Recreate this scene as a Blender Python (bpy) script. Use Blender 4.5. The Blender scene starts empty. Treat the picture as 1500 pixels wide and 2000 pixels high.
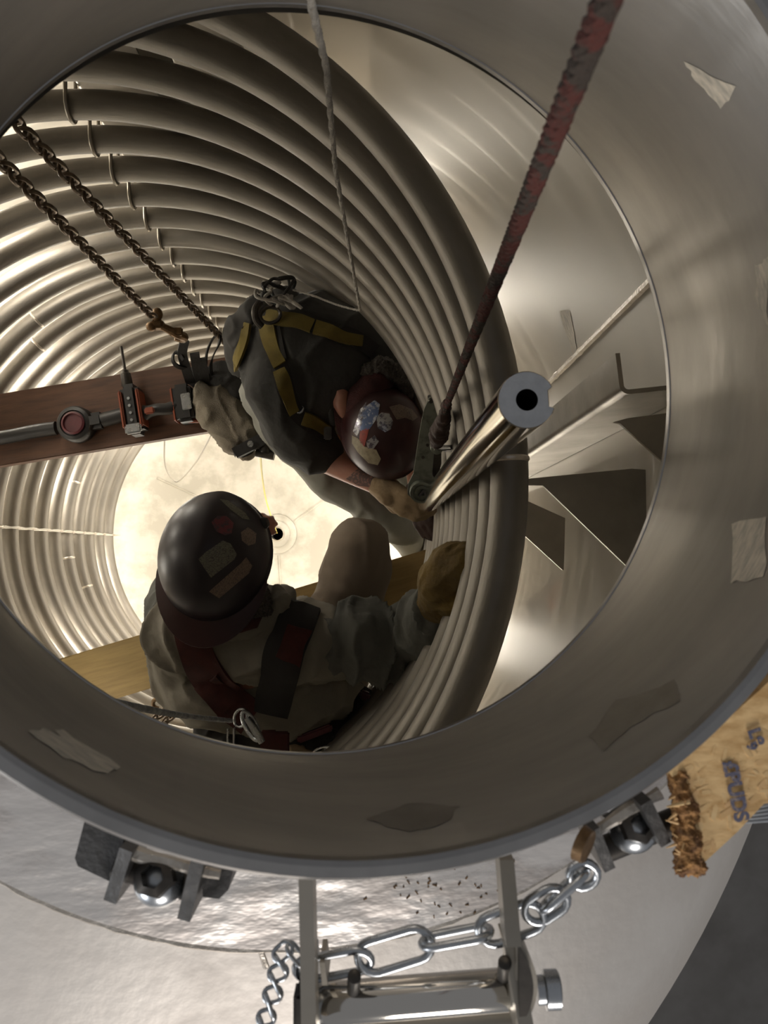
import bpy, bmesh, math, random
from mathutils import Vector, Matrix, noise
from mathutils.bvhtree import BVHTree
random.seed(4)
C = bpy.context.scene.collection
PI = math.pi
V = Vector
# ---------------------------------------------------------------- camera (pixels of a 1500x2000 frame, focal 1500 px)
F = 1500.0
H = 4.3                                  # camera height above the lowest point of the vessel floor
vd = V((-.00807, .05554, 1)).normalized()          # world "down" in camera axes (x right, y down, z forward)
A0 = V((-.56323, -.11558, 0))                      # vessel axis in camera axes
zw = -vd
xw = (V((1, 0, 0)) - V((1, 0, 0)).dot(vd) * vd).normalized()
yw = zw.cross(xw)
def cam2w(p):
    q = V(p) - A0
    return V((q.dot(xw), q.dot(yw), q.dot(zw) + H))
def dirw(p): return V((p[0]*xw[0]+p[1]*xw[1]+p[2]*xw[2], V(p).dot(yw), V(p).dot(zw)))
def P(px, py, d): return cam2w(((px-750)/F*d, (py-1000)/F*d, d))
CAM = cam2w((0, 0, 0))
def ray(px, py): return (P(px, py, 1) - CAM).normalized()
cam = bpy.data.cameras.new('camera'); co = bpy.data.objects.new('camera', cam); C.objects.link(co)
cam.sensor_fit = 'VERTICAL'; cam.sensor_height = 36; cam.lens = 27; cam.sensor_width = 27
cam.clip_start = .02
rx, ry, rz = dirw((1, 0, 0)), dirw((0, -1, 0)), dirw((0, 0, -1))
M = Matrix((rx, ry, rz)).transposed().to_4x4(); M.translation = CAM
co.matrix_world = M
cam.dof.use_dof = True; cam.dof.focus_distance = 1.5; cam.dof.aperture_fstop = 13
bpy.context.scene.camera = co
# ---------------------------------------------------------------- world, lights, exposure
w = bpy.data.worlds.new('world'); bpy.context.scene.world = w; w.use_nodes = True
w.node_tree.nodes['Background'].inputs[0].default_value = (.93, .95, 1, 1)
w.node_tree.nodes['Background'].inputs[1].default_value = .20
vs = bpy.context.scene.view_settings
vs.view_transform = 'Standard'; vs.look = 'None'; vs.exposure = 0.0; vs.gamma = 1
vs.use_curve_mapping = False
def area(name, loc, target, size, power, col):
    l = bpy.data.lights.new(name, 'AREA'); l.size = size; l.energy = power; l.color = col
    o = bpy.data.objects.new(name, l); C.objects.link(o); o.location = loc
    o.rotation_euler = (V(target) - V(loc)).to_track_quat('-Z', 'Y').to_euler(); return o
area('shop_light', (1.0, -4.2, 5.1), (.5, -.5, 3.7), 1.2, 115, (1, .95, .90))
area('shop_light', (-2.6, -3.2, 5.0), (.5, -.5, 3.7), 1.0, 70, (.93, .96, 1))
def pol(a, z, e, r=.885): return (r*math.cos(math.radians(a)), r*math.sin(math.radians(a)), z, e)
ADDED_LAMPS = [pol(135, .8, 10), pol(165, 1.3, 8), pol(140, 1.9, 10), pol(122, 2.45, 9), pol(155, 2.65, 9), pol(195, 2.3, 9), pol(180, 3.0, 5), pol(195, .8, 10), pol(218, 1.5, 8), pol(238, .8, 8), pol(240, 2.0, 4), pol(285, .8, 8), pol(308, .8, 8), pol(334, .62, 8),
         pol(25, .70, 10), pol(52, 1.2, 11), pol(88, .8, 9), pol(66, 2.0, 5)]
ADDED_LOW_LAMPS = [(*P(250, 815, 3.25).to_tuple(), 10), (*P(640, 830, 3.4).to_tuple(), 8.5), (*P(420, 1200, 3.3).to_tuple(), 10), (*P(600, 1170, 3.4).to_tuple(), 8.5)]
LAMPCOL = (1, .94, .83)

# ---------------------------------------------------------------- materials
def mat(name, col, rough=.5, metal=0., col2=None, ns=5., stretch=(1, 1, 1), bump=0., bs=40., detail=6., spec=None, r2=None, coat=0, emit=None, ramp=(.35, .65), aniso=0):
    m = bpy.data.materials.new(name); m.use_nodes = True
    nt = m.node_tree; b = nt.nodes['Principled BSDF']; L = nt.links.new
    b.inputs['Base Color'].default_value = (*col, 1); b.inputs['Roughness'].default_value = rough
    b.inputs['Metallic'].default_value = metal
    if spec is not None: b.inputs['Specular IOR Level'].default_value = spec
    if coat: b.inputs['Coat Weight'].default_value = coat; b.inputs['Coat Roughness'].default_value = .03; b.inputs['Coat IOR'].default_value = 2.1
    if aniso: b.inputs['Anisotropic'].default_value = aniso
    tc = nt.nodes.new('ShaderNodeTexCoord'); mp = nt.nodes.new('ShaderNodeMapping')
    mp.inputs['Scale'].default_value = stretch; L(tc.outputs['Object'], mp.inputs[0])
    if col2 or r2 is not None:
        n = nt.nodes.new('ShaderNodeTexNoise'); n.inputs['Scale'].default_value = ns; n.inputs['Detail'].default_value = detail
        n.inputs['Roughness'].default_value = .6
        L(mp.outputs[0], n.inputs['Vector'])
        cr = nt.nodes.new('ShaderNodeValToRGB'); cr.color_ramp.elements[0].position = ramp[0]; cr.color_ramp.elements[1].position = ramp[1]
        L(n.outputs[0], cr.inputs[0])
        if col2:
            mx = nt.nodes.new('ShaderNodeMix'); mx.data_type = 'RGBA'
            mx.inputs[6].default_value = (*col, 1); mx.inputs[7].default_value = (*col2, 1)
            L(cr.outputs[0], mx.inputs[0]); L(mx.outputs[2], b.inputs['Base Color'])
        if r2 is not None:
            mr = nt.nodes.new('ShaderNodeMapRange'); mr.inputs['To Min'].default_value = rough; mr.inputs['To Max'].default_value = r2
            L(cr.outputs[0], mr.inputs[0]); L(mr.outputs[0], b.inputs['Roughness'])
    if bump:
        n2 = nt.nodes.new('ShaderNodeTexNoise'); n2.inputs['Scale'].default_value = bs; n2.inputs['Detail'].default_value = 4
        L(mp.outputs[0], n2.inputs['Vector'])
        bn = nt.nodes.new('ShaderNodeBump'); bn.inputs['Strength'].default_value = bump; bn.inputs['Distance'].default_value = .01
        L(n2.outputs[0], bn.inputs['Height']); L(bn.outputs[0], b.inputs['Normal'])
    if emit:
        b.inputs['Emission Color'].default_value = (*emit[0], 1); b.inputs['Emission Strength'].default_value = emit[1]
    return m
MT = {
 'shell': mat('shell steel', (.66, .62, .55), .26, .45, (.60, .56, .49), 1.6, (1, 1, .5), .004, 9, r2=.36, coat=1, ramp=(.2, .8), detail=3),
 'floor': mat('floor steel', (.52, .49, .43), .45, .25, (.39, .365, .31), 6, bump=.04, bs=18, r2=.6, ramp=(.42, .58), detail=8),
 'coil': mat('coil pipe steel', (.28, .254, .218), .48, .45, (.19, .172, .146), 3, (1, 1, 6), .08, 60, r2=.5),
 'head': mat('brushed head steel', (.70, .66, .61), .38, .6, (.50, .46, .42), 5, (1, 1, 1), .05, 60, r2=.55),
 'pad': mat('ground pad steel', (.90, .85, .80), .24, .75, (.50, .46, .43), 11, (1, 2.2, 1), .30, 16, r2=.42, detail=7, ramp=(.44, .56)),  # pale and grey patches paint swirling reflections into the colour
 'inner': mat('dull head steel inside', (.24, .22, .19), .4, .6, (.18, .165, .14), 3),
 'neck': mat('neck steel', (.38, .355, .32), .30, .62, (.27, .252, .228), 2.6, (1, 1, 5), .03, 30, r2=.45),
 'rim': mat('machined rim steel', (.40, .39, .38), .30, .9, (.33, .32, .31), 20, bump=.02),
 'weld': mat('weld bead', (.66, .61, .54), .35, .8, (.48, .43, .37), 60, bump=.15, bs=220),
 'polish': mat('polished steel', (.72, .68, .62), .10, 1.0, bump=.01, bs=20),
 'cut': mat('sawn steel face', (.78, .80, .82), .7, .1, (.68, .70, .72), 90, bump=.05, bs=300),
 'plate': mat('plate steel', (.45, .41, .35), .35, .75, (.33, .30, .25), 6, bump=.04, r2=.5),
 'lug': mat('cast lug steel', (.085, .082, .08), .5, .7, (.055, .053, .05), 40, bump=.15, bs=90),
 'zinc': mat('zinc plated steel', (.56, .58, .60), .22, .95, (.42, .44, .46), 40, r2=.35),
 'chain': mat('rusty chain steel', (.20, .155, .11), .38, .8, (.12, .085, .06), 60),
 'brass': mat('rusty brass hook', (.22, .13, .06), .45, .6, (.12, .07, .03), 70, bump=.2),
 'brownwood': mat('brown stained wood', (.125, .058, .030), .6, 0, (.068, .032, .018), 7, (1, 9, 9), .12, 60),
 'yellowwood': mat('yellowish scaffold wood', (.34, .24, .095), .6, 0, (.26, .18, .07), 7, (1, 10, 10), .08, 60),
 'osb': mat('pressed strand board', (.70, .47, .22), .7, 0, (.46, .27, .10), 34, (1, 2.6, 1), .06, 60, detail=8, ramp=(.42, .60)),
 'osbedge': mat('board edge strands', (.44, .22, .07), .85, 0, (.12, .05, .015), 120, bump=1, bs=150),
 'strand': mat('wood strand', (.74, .52, .26), .7, 0, (.60, .38, .16), 30, (1, 4, 1)),
 'strand2': mat('dark wood strand', (.60, .38, .16), .7, 0, (.66, .42, .2), 30, (1, 4, 1)),
 'ink': mat('faded blue ink', (.10, .10, .15), .7, 0, (.36, .28, .22), 300, ramp=(.5, .72)),
 'redrope': mat('red and green rope yarn', (.075, .020, .014), .95, 0, (.042, .030, .022), 40, bump=.6, bs=300, ramp=(.47, .53)),
 'whiterope': mat('grey white rope yarn', (.46, .43, .38), .9, 0, (.30, .28, .25), 90, bump=.5, bs=400),
 'greycable': mat('grey cable', (.16, .17, .18), .5, .3, (.35, .36, .37), 60),
 'blackcable': mat('black cable', (.012, .012, .012), .5),
 'yellowwire': mat('yellow wire', (.55, .46, .10), .5),
 'creamwire': mat('cream cable', (.55, .52, .45), .5),
 'khaki': mat('khaki work shirt', (.215, .195, .155), .95, 0, (.165, .15, .12), 5, bump=.55, bs=26),
 'khakidark': mat('dark grey green sleeve', (.115, .115, .10), .95, 0, (.09, .09, .08), 5, bump=.55, bs=26),
 'tanpants': mat('tan trousers', (.22, .175, .13), .9, 0, (.19, .15, .11), 5, bump=.4, bs=16),
 'greypants': mat('light grey trousers', (.27, .27, .24), .9, 0, (.23, .23, .2), 5, bump=.4, bs=16),
 'darkpants': mat('dark trousers', (.05, .048, .045), .95, 0, bump=.4, bs=16),
 'greyshirt': mat('charcoal t-shirt', (.042, .041, .038), .95, 0, (.030, .029, .027), 5, bump=.55, bs=26),
 'skin': mat('skin', (.40, .19, .125), .5, 0, (.34, .15, .10), 12, bump=.05, bs=200),
 'tattoo': mat('tattoo ink on skin', (.10, .06, .05), .55, 0, (.30, .14, .10), 130, ramp=(.5, .6)),
 'hair': mat('grey brown hair', (.10, .085, .07), .7, 0, (.04, .03, .025), 200, bump=.8, bs=300),
 'helmet': mat('glossy dark hard hat', (.020, .015, .019), .34, 0, (.032, .022, .027), 6, r2=.5, spec=.45),
 'helmetred': mat('dark maroon hard hat', (.045, .010, .010), .3, 0, (.028, .007, .007), 9, r2=.5),
 'cap': mat('maroon welding cap cloth', (.060, .014, .013), .9, 0, (.035, .010, .010), 30, bump=.3, bs=300),
 'stickA': mat('faded olive sticker', (.18, .17, .12), .5, 0, (.07, .06, .05), 260, (1, 3, 1), ramp=(.5, .56)),
 'stickB': mat('faded tan sticker', (.22, .15, .11), .5, 0, (.11, .08, .06), 260, (3, 1, 1), ramp=(.5, .58)),
 'stickC': mat('pink red sticker', (.17, .035, .045), .5, 0, (.07, .04, .05), 80, ramp=(.48, .56)),
 'stickD': mat('cream sticker', (.34, .29, .19), .5, 0, (.22, .18, .12), 90),
 'stickE': mat('silver sticker', (.42, .42, .44), .25, .5, (.14, .13, .16), 110, ramp=(.46, .54)),
 'stickF': mat('red sticker', (.38, .05, .03), .45, 0, (.18, .04, .03), 90),
 'stickG': mat('blue white sticker', (.10, .14, .26), .3, .2, (.48, .50, .55), 60, ramp=(.5, .6)),
 'redstrap': mat('dark red webbing', (.075, .017, .013), .9, 0, (.05, .012, .01), 30, bump=.3, bs=600),
 'blackstrap': mat('black webbing', (.022, .020, .018), .9, 0, bump=.3, bs=600),
 'yellowstrap': mat('mustard webbing', (.17, .125, .022), .9, 0, (.12, .09, .018), 20, bump=.3, bs=600),
 'yellowglove': mat('mustard leather glove', (.155, .098, .016), .85, 0, (.09, .056, .012), 14, bump=.3, bs=90),
 'creamglove': mat('cream leather glove', (.36, .26, .15), .8, 0, (.27, .19, .105), 18, bump=.2, bs=120),
 'brownglove': mat('dark brown leather glove', (.045, .020, .013), .75, 0, (.03, .014, .01), 18, bump=.2, bs=120),
 'canvas': mat('tan canvas', (.23, .20, .15), .9, 0, (.16, .135, .10), 8, bump=.4, bs=300),
 'blackcloth': mat('black leather strap', (.018, .016, .014), .75, 0, bump=.2, bs=80),
 'boot': mat('brown boot leather', (.06, .038, .025), .6, 0, bump=.2, bs=80),
 'toolblack': mat('black tool plastic', (.018, .017, .016), .45),
 'toolorange': mat('orange tool plastic', (.24, .055, .02), .45, 0, (.22, .05, .02), 40),
 'toolred': mat('red disc', (.10, .016, .02), .5, 0, (.08, .015, .02), 60),
 'toolgreen': mat('worn grey green painted steel', (.23, .245, .20), .5, .3, (.12, .12, .10), 45, ramp=(.5, .7), bump=.1),
 'darksteel': mat('dark oily steel', (.055, .05, .045), .4, .8, (.09, .08, .07), 50),
 'tape_reflection': mat('pale residue with reflection', (.60, .54, .44), .6, .2, (.36, .33, .28), 70, (1, 1, 5)),
 'stain_and_reflection': mat('dark brown mark with reflection', (.21, .19, .17), .32, .65, (.30, .28, .25), 22),
 'lens': mat('lamp lens', (1, .9, .7), .4, 0, emit=((1, .87, .68), 25)),
 'shopfloor': mat('shop concrete', (.10, .095, .09), .7, 0, (.07, .065, .06), 3),
 'hole': mat('dark bore', (.04, .035, .03), .5, .7),
}

# ---------------------------------------------------------------- mesh helpers
def thing(name, label, cat, loc, group=None):
    o = bpy.data.objects.new(name, None); C.objects.link(o); o.location = V(loc); o.empty_display_size = .05
    o['label'] = label; o['category'] = cat
    if group: o['group'] = group
    return o
def tag(o, label, cat, group=None):
    o['label'] = label; o['category'] = cat
    if group: o['group'] = group
    return o
def origin(o):
    p = V((0, 0, 0))
    while o: p = p + o.location; o = o.parent
    return p
def link_mesh(name, me, m, parent=None, loc=None, label=None, mw=None):
    o = bpy.data.objects.new(name, me); C.objects.link(o)
    if m and not me.materials: me.materials.append(MT[m])
    if parent: o.parent = parent
    if loc is not None: o.location = V(loc) - (origin(parent) if parent else V((0, 0, 0)))
    if mw is not None:
        q = mw.copy(); q.translation = q.translation - (origin(parent) if parent else V((0, 0, 0))); o.matrix_local = q
    if label: o['label'] = label
    return o
def frames(path, closed=False):
    n = len(path); T = []
    for i in range(n):
        a = path[(i-1) % n] if (closed or i > 0) else path[0]
        b = path[(i+1) % n] if (closed or i < n-1) else path[-1]
        T.append((b-a).normalized())
    u = T[0].orthogonal().normalized(); out = []
    for t in T:
        u = (u - u.dot(t)*t)
        u = u.normalized() if u.length > 1e-6 else t.orthogonal().normalized()
        out.append((t, u, t.cross(u)))
    return out
class MB:
    def __init__(s): s.v = []; s.f = []
    def add(s, vs, fs):
        k = len(s.v); s.v += [V(x) for x in vs]; s.f += [tuple(k+i for i in f) for f in fs]; return s
    def tube(s, path, r, seg=8, closed=False, caps=True):
        path = [V(p) for p in path]; fr = frames(path, closed); n = len(path)
        rs = r if hasattr(r, '__len__') else [r]*n
        vs = []; fs = []
        for (t, u, w_), p, q in zip(fr, path, rs):
            for j in range(seg):
                a = 2*PI*j/seg; vs.append(p + q*(math.cos(a)*u + math.sin(a)*w_))
        for i in range(n if closed else n-1):
            for j in range(seg):
                a = i*seg+j; b = i*seg+(j+1) % seg; i2 = (i+1) % n; c = i2*seg+(j+1) % seg; d = i2*seg+j
                fs.append((a, b, c, d))
        if caps and not closed:
            fs.append(tuple(reversed(range(seg)))); fs.append(tuple((n-1)*seg+j for j in range(seg)))
        return s.add(vs, fs)
    def cyl(s, a, b, r, r2=None, seg=20):
        return s.tube([a, b], [r, r if r2 is None else r2], seg)
    def lathe(s, prof, c=(0, 0, 0), axis=(0, 0, 1), seg=32, closed=False, caps=True):
        ax = V(axis).normalized(); u = ax.orthogonal().normalized(); w_ = ax.cross(u); c = V(c); n = len(prof)
        vs = [c + ax*z + r*(math.cos(2*PI*j/seg)*u + math.sin(2*PI*j/seg)*w_) for r, z in prof for j in range(seg)]
        fs = []
        for i in range(n if closed else n-1):
            for j in range(seg):
                k = (i+1) % n
                fs.append((i*seg+j, i*seg+(j+1) % seg, k*seg+(j+1) % seg, k*seg+j))
        if caps and not closed:
            if prof[0][0] > 1e-5: fs.append(tuple(reversed(range(seg))))
            if prof[-1][0] > 1e-5: fs.append(tuple((n-1)*seg+j for j in range(seg)))
        return s.add(vs, fs)
    def box(s, c, size, axes=None, bev=0):
        ax = axes or (V((1, 0, 0)), V((0, 1, 0)), V((0, 0, 1))); c = V(c)
        bm = bmesh.new(); bmesh.ops.create_cube(bm, size=1)
        for v in bm.verts: v.co = V((v.co.x*size[0], v.co.y*size[1], v.co.z*size[2]))
        if bev: bmesh.ops.bevel(bm, geom=bm.edges[:], offset=bev, segments=2, affect='EDGES')
        vs = [c + v.co.x*V(ax[0]) + v.co.y*V(ax[1]) + v.co.z*V(ax[2]) for v in bm.verts]
        bm.verts.index_update(); fs = [tuple(v.index for v in f.verts) for f in bm.faces]; bm.free()
        return s.add(vs, fs)
    def prism(s, poly, off):
        poly = [V(p) for p in poly]; off = V(off); n = len(poly)
        vs = poly + [p+off for p in poly]
        fs = [tuple(range(n)), tuple(reversed(range(n, 2*n)))] + [(i, n+i, n+(i+1) % n, (i+1) % n) for i in range(n)]
        return s.add(vs, fs)
    def ell(s, c, axes, rad, seg=20, rings=12):
        vs = []; fs = []; c = V(c)
        for i in range(rings+1):
            th = PI*i/rings
            for j in range(seg):
                a = 2*PI*j/seg
                vs.append(c + rad[0]*math.sin(th)*math.cos(a)*V(axes[0]) + rad[1]*math.sin(th)*math.sin(a)*V(axes[1]) + rad[2]*math.cos(th)*V(axes[2]))
        for i in range(rings):
            for j in range(seg): fs.append((i*seg+j, (i+1)*seg+j, (i+1)*seg+(j+1) % seg, i*seg+(j+1) % seg))
        return s.add(vs, fs)
    def mesh(s, name, off=V((0, 0, 0)), smooth=True, ang=35, merge=True):
        me = bpy.data.meshes.new(name); me.from_pydata([v-off for v in s.v], [], s.f)
        bm = bmesh.new(); bm.from_mesh(me)
        if merge: bmesh.ops.remove_doubles(bm, verts=bm.verts[:], dist=1e-6)
        bmesh.ops.recalc_face_normals(bm, faces=bm.faces[:])
        if smooth:
            for f in bm.faces: f.smooth = True
            for e in bm.edges:
                if len(e.link_faces) == 2 and e.calc_face_angle(0) > math.radians(ang): e.smooth = False
        bm.to_mesh(me); bm.free(); return me
    def build(s, name, m, parent=None, loc=None, label=None, **k):
        if parent: loc = origin(parent)
        elif loc is None: loc = sum(s.v, V((0, 0, 0)))/max(1, len(s.v))
        me = s.mesh(name, V(loc), **k); o = link_mesh(name, me, m, parent, loc, label); return o
def struct(o): o['kind'] = 'structure'; return o
def catmull(pts, n=8, closed=False):
    pts = [V(p) for p in pts]; out = []; N = len(pts)
    for i in range(N if closed else N-1):
        g = (lambda k: pts[k % N]) if closed else (lambda k: pts[max(0, min(N-1, k))])
        p0, p1, p2, p3 = g(i-1), g(i), g(i+1), g(i+2)
        for j in range(n):
            t = j/n
            out.append(.5*((2*p1)+(-p0+p2)*t+(2*p0-5*p1+4*p2-p3)*t*t+(-p0+3*p1-3*p2+p3)*t*t*t))
    if not closed: out.append(pts[-1])
    return out

# ================================================================ VESSEL
RV = 1.0                                  # inner radius of the shell
# manway neck, fitted to the photograph
nc = cam2w((-.03859, -.11208, .61072)); na = -dirw(V((-.23393, .05162, 1)).normalized()); NL = .2026; RN = .300; RNO = .312
hx = math.hypot(nc.x, nc.y); slope = math.acos(na.z); RC = hx/math.sin(slope)
zc = nc.z - math.sqrt(RC*RC-hx*hx)       # centre height of the crown sphere
RK = .86
zk = zc + math.sqrt(RC*RC-RK*RK); sk = -RK/math.sqrt(RC*RC-RK*RK)
def head_z(r):
    if r <= RK: return zc + math.sqrt(RC*RC-r*r)
    t = (r-RK)/(RV-RK)
    t = min(t, 1)
    return zk + sk*(RV-RK)*t*.9 - .10*(1-math.sqrt(max(0, 1-t*t)))
ZT = head_z(RV)
NU = na.cross(V((0, 1, 0))).normalized(); NW = na.cross(NU)
def neck_pt(a, r, h): return nc + na*h + r*(math.cos(a)*NU + math.sin(a)*NW)
def head_patch(r0f, r1f, nring, nseg, off, hz=None, rmax=RV):
    hz = hz or head_z
    vs = []; fs = []
    for i in range(nring+1):
        t = 1-(1-i/nring)**2 if rmax > 1.05 else i/nring
        for j in range(nseg):
            a = 2*PI*j/nseg; p0 = r0f(a); p1 = r1f(a)
            x = p0.x*(1-t)+p1.x*t; y = p0.y*(1-t)+p1.y*t
            r = math.hypot(x, y); rr = min(r, rmax)
            z = hz(rr)
            nz = V((x, y, z-zc)).normalized()
            vs.append(V((x, y, z)) + nz*off)
    for i in range(nring):
        for j in range(nseg): fs.append((i*nseg+j, i*nseg+(j+1) % nseg, (i+1)*nseg+(j+1) % nseg, (i+1)*nseg+j))
    return vs, fs
def r_in(a): return neck_pt(a, RNO-.002, 0)
def r_outer(a):
    p = neck_pt(a, 1, 0)-nc; ph = math.atan2(p.y, p.x)
    d = V((math.cos(ph), math.sin(ph))); c = V((nc.x, nc.y)); b = c.dot(d); t = -b+math.sqrt(b*b-c.dot(c)+RV*RV)
    q = c + d*t; return V((q.x, q.y, 0))
def r_outer2(a):
    p = r_outer(a); return V((p.x*1.07, p.y*1.07, 0))
def head_zo(r):
    if r <= .86: return head_z(r)
    t = min((r-.86)/.21, 1)
    return zk + sk*.21*t - .15*(1-math.sqrt(max(0, 1-t*t)))
mb = MB()
vi, fi = head_patch(r_in, r_outer, 40, 144, 0); mb.add(vi, fi)
struct(mb.build('ceiling', 'inner', loc=(0, 0, 3.6)))
mb = MB()
vo, fo = head_patch(r_in, r_outer2, 48, 144, .010, head_zo, 1.07); mb.add(vo, fo)
head = tag(mb.build('vessel_head', 'head', loc=(0, 0, 3.6)), 'pale domed steel head of the vessel outside the manway', 'vessel head')
# shell
mb = MB(); mb.lathe([(RV, .45), (RV, 1.5), (RV, 2.6), (RV, ZT+.002), (RV+.01, ZT+.002), (RV+.01, .45)], seg=160, closed=True)
mb.lathe([(1.078, head_zo(1.07)+.004), (1.082, head_zo(1.07)-.02), (1.082, -.2), (1.078, -.2)], seg=160, closed=True)
shell = struct(mb.build('wall_round', 'shell', loc=(0, 0, 0)))
shop = struct(MB().box((0, 0, -.26), (14, 14, .1)).build('floor', 'shopfloor', loc=(0, 0, -.3)))
# dished floor
prof = [(0.001, 0)]
mb = MB(); N = 30; pr = [(.038+(RV-.038)*i/N, .5*(1-math.sqrt(max(0, 1-((.038+(RV-.038)*i/N)/RV)**2)))) for i in range(N+1)]
mb.lathe(pr + [(r+.004, z-.01) for r, z in reversed(pr)], seg=128, closed=True)
floor = struct(mb.build('floor', 'floor', loc=(0, 0, 0)))
# reinforcing pad, weld seams
def pad_o(a): return neck_pt(a, .452, 0)
mb = MB(); v1, f1 = head_patch(r_in, pad_o, 14, 144, .0165)
v2, f2 = head_patch(r_in, pad_o, 14, 144, .009); mb.add(v1, f1); mb.add(v2, f2)
n0 = 14*144
mb.f += [(n0+j, n0+(j+1) % 144, len(v1)+n0+(j+1) % 144, len(v1)+n0+j) for j in range(144)]
pad = mb.build('reinforcing_pad', 'pad', loc=nc)
tag(pad, 'wide ground steel pad ring welded round the manway neck', 'pad')
def head_on(p, off=0.):
    r = min(math.hypot(p.x, p.y), RV); q = V((p.x, p.y, head_z(r))); return q + V((q.x, q.y, q.z-zc)).normalized()*off
def bead(path, r, seg=6, wob=.35, closed=False):
    return MB().tube(path, [r*(1+wob*noise.noise(p*70)) for p in path], seg, closed)
path = [head_on(neck_pt(2*PI*j/300, .455, 0), .0095) for j in range(300)]
bead(path, .0048, closed=True).build('weld_bead', 'weld', pad)
# manway neck
mb = MB(); h0, h1 = -.006, NL
mb.lathe([(RN, h0), (RN+.0032, h1-.002), (RN+.0045, h1), (RNO-.002, h1), (RNO, h1-.003), (RNO, h0)], nc, na, 200, closed=True)
neck = thing('manway_neck', 'round stainless manway neck the photograph looks down through', 'manway', nc)
mb.build('neck_wall', 'neck', neck)
mb = MB(); mb.lathe([(RN+.0022, h1-.006), (RN+.0026, h1-.001), (RN+.0050, h1+.0012), (RNO-.0015, h1+.0012), (RNO+.0008, h1-.002), (RNO+.0008, h1-.012), (RNO-.001, h1-.012)], nc, na, 200)
mb.f = [f for f in mb.f if len(f) == 4]
mb.build('rim', 'rim', neck, label='machined bright rim')
mb = MB(); mb.lathe([(RN+.0015, h0-.001), (RN-.0008, h0+.001), (RN-.0008, h0+.005), (RN+.001, h0+.006)], nc, na, 200); mb.f = [f for f in mb.f if len(f) == 4]
mb.build('inner_lip', 'rim', neck)
path = [neck_pt(2*PI*j/240, RNO+.006, .016 + (head_on(neck_pt(2*PI*j/240, RNO+.006, 0), .012)-neck_pt(2*PI*j/240, RNO+.006, 0)).dot(na)*1. - .012) for j in range(240)]
bead(path, .008, closed=True).build('weld_bead', 'weld', neck)
# ray intersections (used to lay flat marks on real surfaces)
def hit_neck(px, py):
    o = CAM - nc; d = ray(px, py); oa = o - na*o.dot(na); da = d - na*d.dot(na); R = RN
    for _ in range(4):
        a = da.dot(da); b = 2*oa.dot(da); c = oa.dot(oa)-R*R
        t = (-b+math.sqrt(b*b-4*a*c))/(2*a); q = CAM + d*t
        hh = min(max((q-nc).dot(na), h0), h1-.002); R = RN+.0032*(hh-h0)/(h1-.002-h0)
    n = -(q-nc - na*(q-nc).dot(na)).normalized(); return q, n
def hit_shell(px, py):
    d = ray(px, py); a = d.x*d.x+d.y*d.y; b = 2*(CAM.x*d.x+CAM.y*d.y); c = CAM.x**2+CAM.y**2-RV*RV
    t = (-b+math.sqrt(b*b-4*a*c))/(2*a); q = CAM+d*t; return q, V((-q.x, -q.y, 0)).normalized()
def patch(poly, hit, off=.0006, rings=5, sub=3):
    pts = []
    for i in range(len(poly)):
        a = V(poly[i]); b = V(poly[(i+1) % len(poly)])
        for k in range(sub): pts.append(a.lerp(b, k/sub))
    c = sum(pts, V((0, 0)))/len(pts); vs = []; fs = []; n = len(pts)
    for i in range(rings+1):
        for p in pts:
            q = c.lerp(p, max(i/rings, .02)); h = hit(q.x, q.y)
            if h is None: return None
            vs.append(h[0]+h[1]*off)
    for i in range(rings):
        for j in range(n): fs.append((i*n+j, i*n+(j+1) % n, (i+1)*n+(j+1) % n, (i+1)*n+j))
    fs.append(tuple(range(n)))
    return MB().add(vs, fs)
def jag(poly, amp, n=4):
    out = []
    for i in range(len(poly)):
        a = V(poly[i]); b = V(poly[(i+1) % len(poly)])
        for k in range(n): out.append(a.lerp(b, k/n) + V((random.uniform(-amp, amp), random.uniform(-amp, amp))))
    return out
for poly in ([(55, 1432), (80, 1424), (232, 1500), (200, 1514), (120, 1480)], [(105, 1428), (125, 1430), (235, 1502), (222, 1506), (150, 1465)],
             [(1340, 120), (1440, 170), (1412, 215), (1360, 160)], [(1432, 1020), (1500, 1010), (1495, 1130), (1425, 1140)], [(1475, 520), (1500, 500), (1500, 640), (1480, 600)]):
    patch(jag(poly, 4), hit_neck, sub=1).build('tape_and_reflection', 'tape_reflection', neck, merge=False, smooth=False)  # pale marks: adhesive residue, with reflections painted in as colour
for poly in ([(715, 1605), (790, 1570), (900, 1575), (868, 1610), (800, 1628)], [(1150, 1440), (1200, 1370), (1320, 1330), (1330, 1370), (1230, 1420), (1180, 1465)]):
    patch(jag(poly, 4), hit_neck, sub=1, off=.0004).build('stain_and_reflection', 'stain_and_reflection', neck, merge=False, smooth=False)  # dark marks: staining and reflections painted together
o = patch(jag([(1092, 608), (1112, 606), (1128, 680), (1118, 692)], 2), hit_shell, sub=1).build('tape_and_reflection', 'tape_reflection', shell, merge=False, smooth=False)
# drain
for fa in (.62, 2.7, 4.8):
    bead([V((r*math.cos(fa), r*math.sin(fa), .5*(1-math.sqrt(1-r*r))+.002)) for r in [.12+.02*i for i in range(30)]], .006, 6, .2).build('weld_bead', 'floor', floor)
drain = thing('drain_outlet', 'small round dark drain outlet in the bright vessel floor', 'drain', (0, 0, -.02))
MB().lathe([(.040, .020), (.042, .026), (.041, .034), (.037, .036), (.0345, .034), (.0345, -.10)], (0, 0, -.026), seg=32, caps=False).build('outlet_ring', 'plate', drain)
MB().lathe([(.075, .012), (.08, .016), (.10, .020), (.11, .016)], (0, 0, -.006), seg=48, caps=False).build('weld_ring', 'floor', drain)
MB().lathe([(.0, -.09), (.035, -.09)], (0, 0, 0), seg=24).build('drain_bottom', 'hole', drain)

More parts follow.
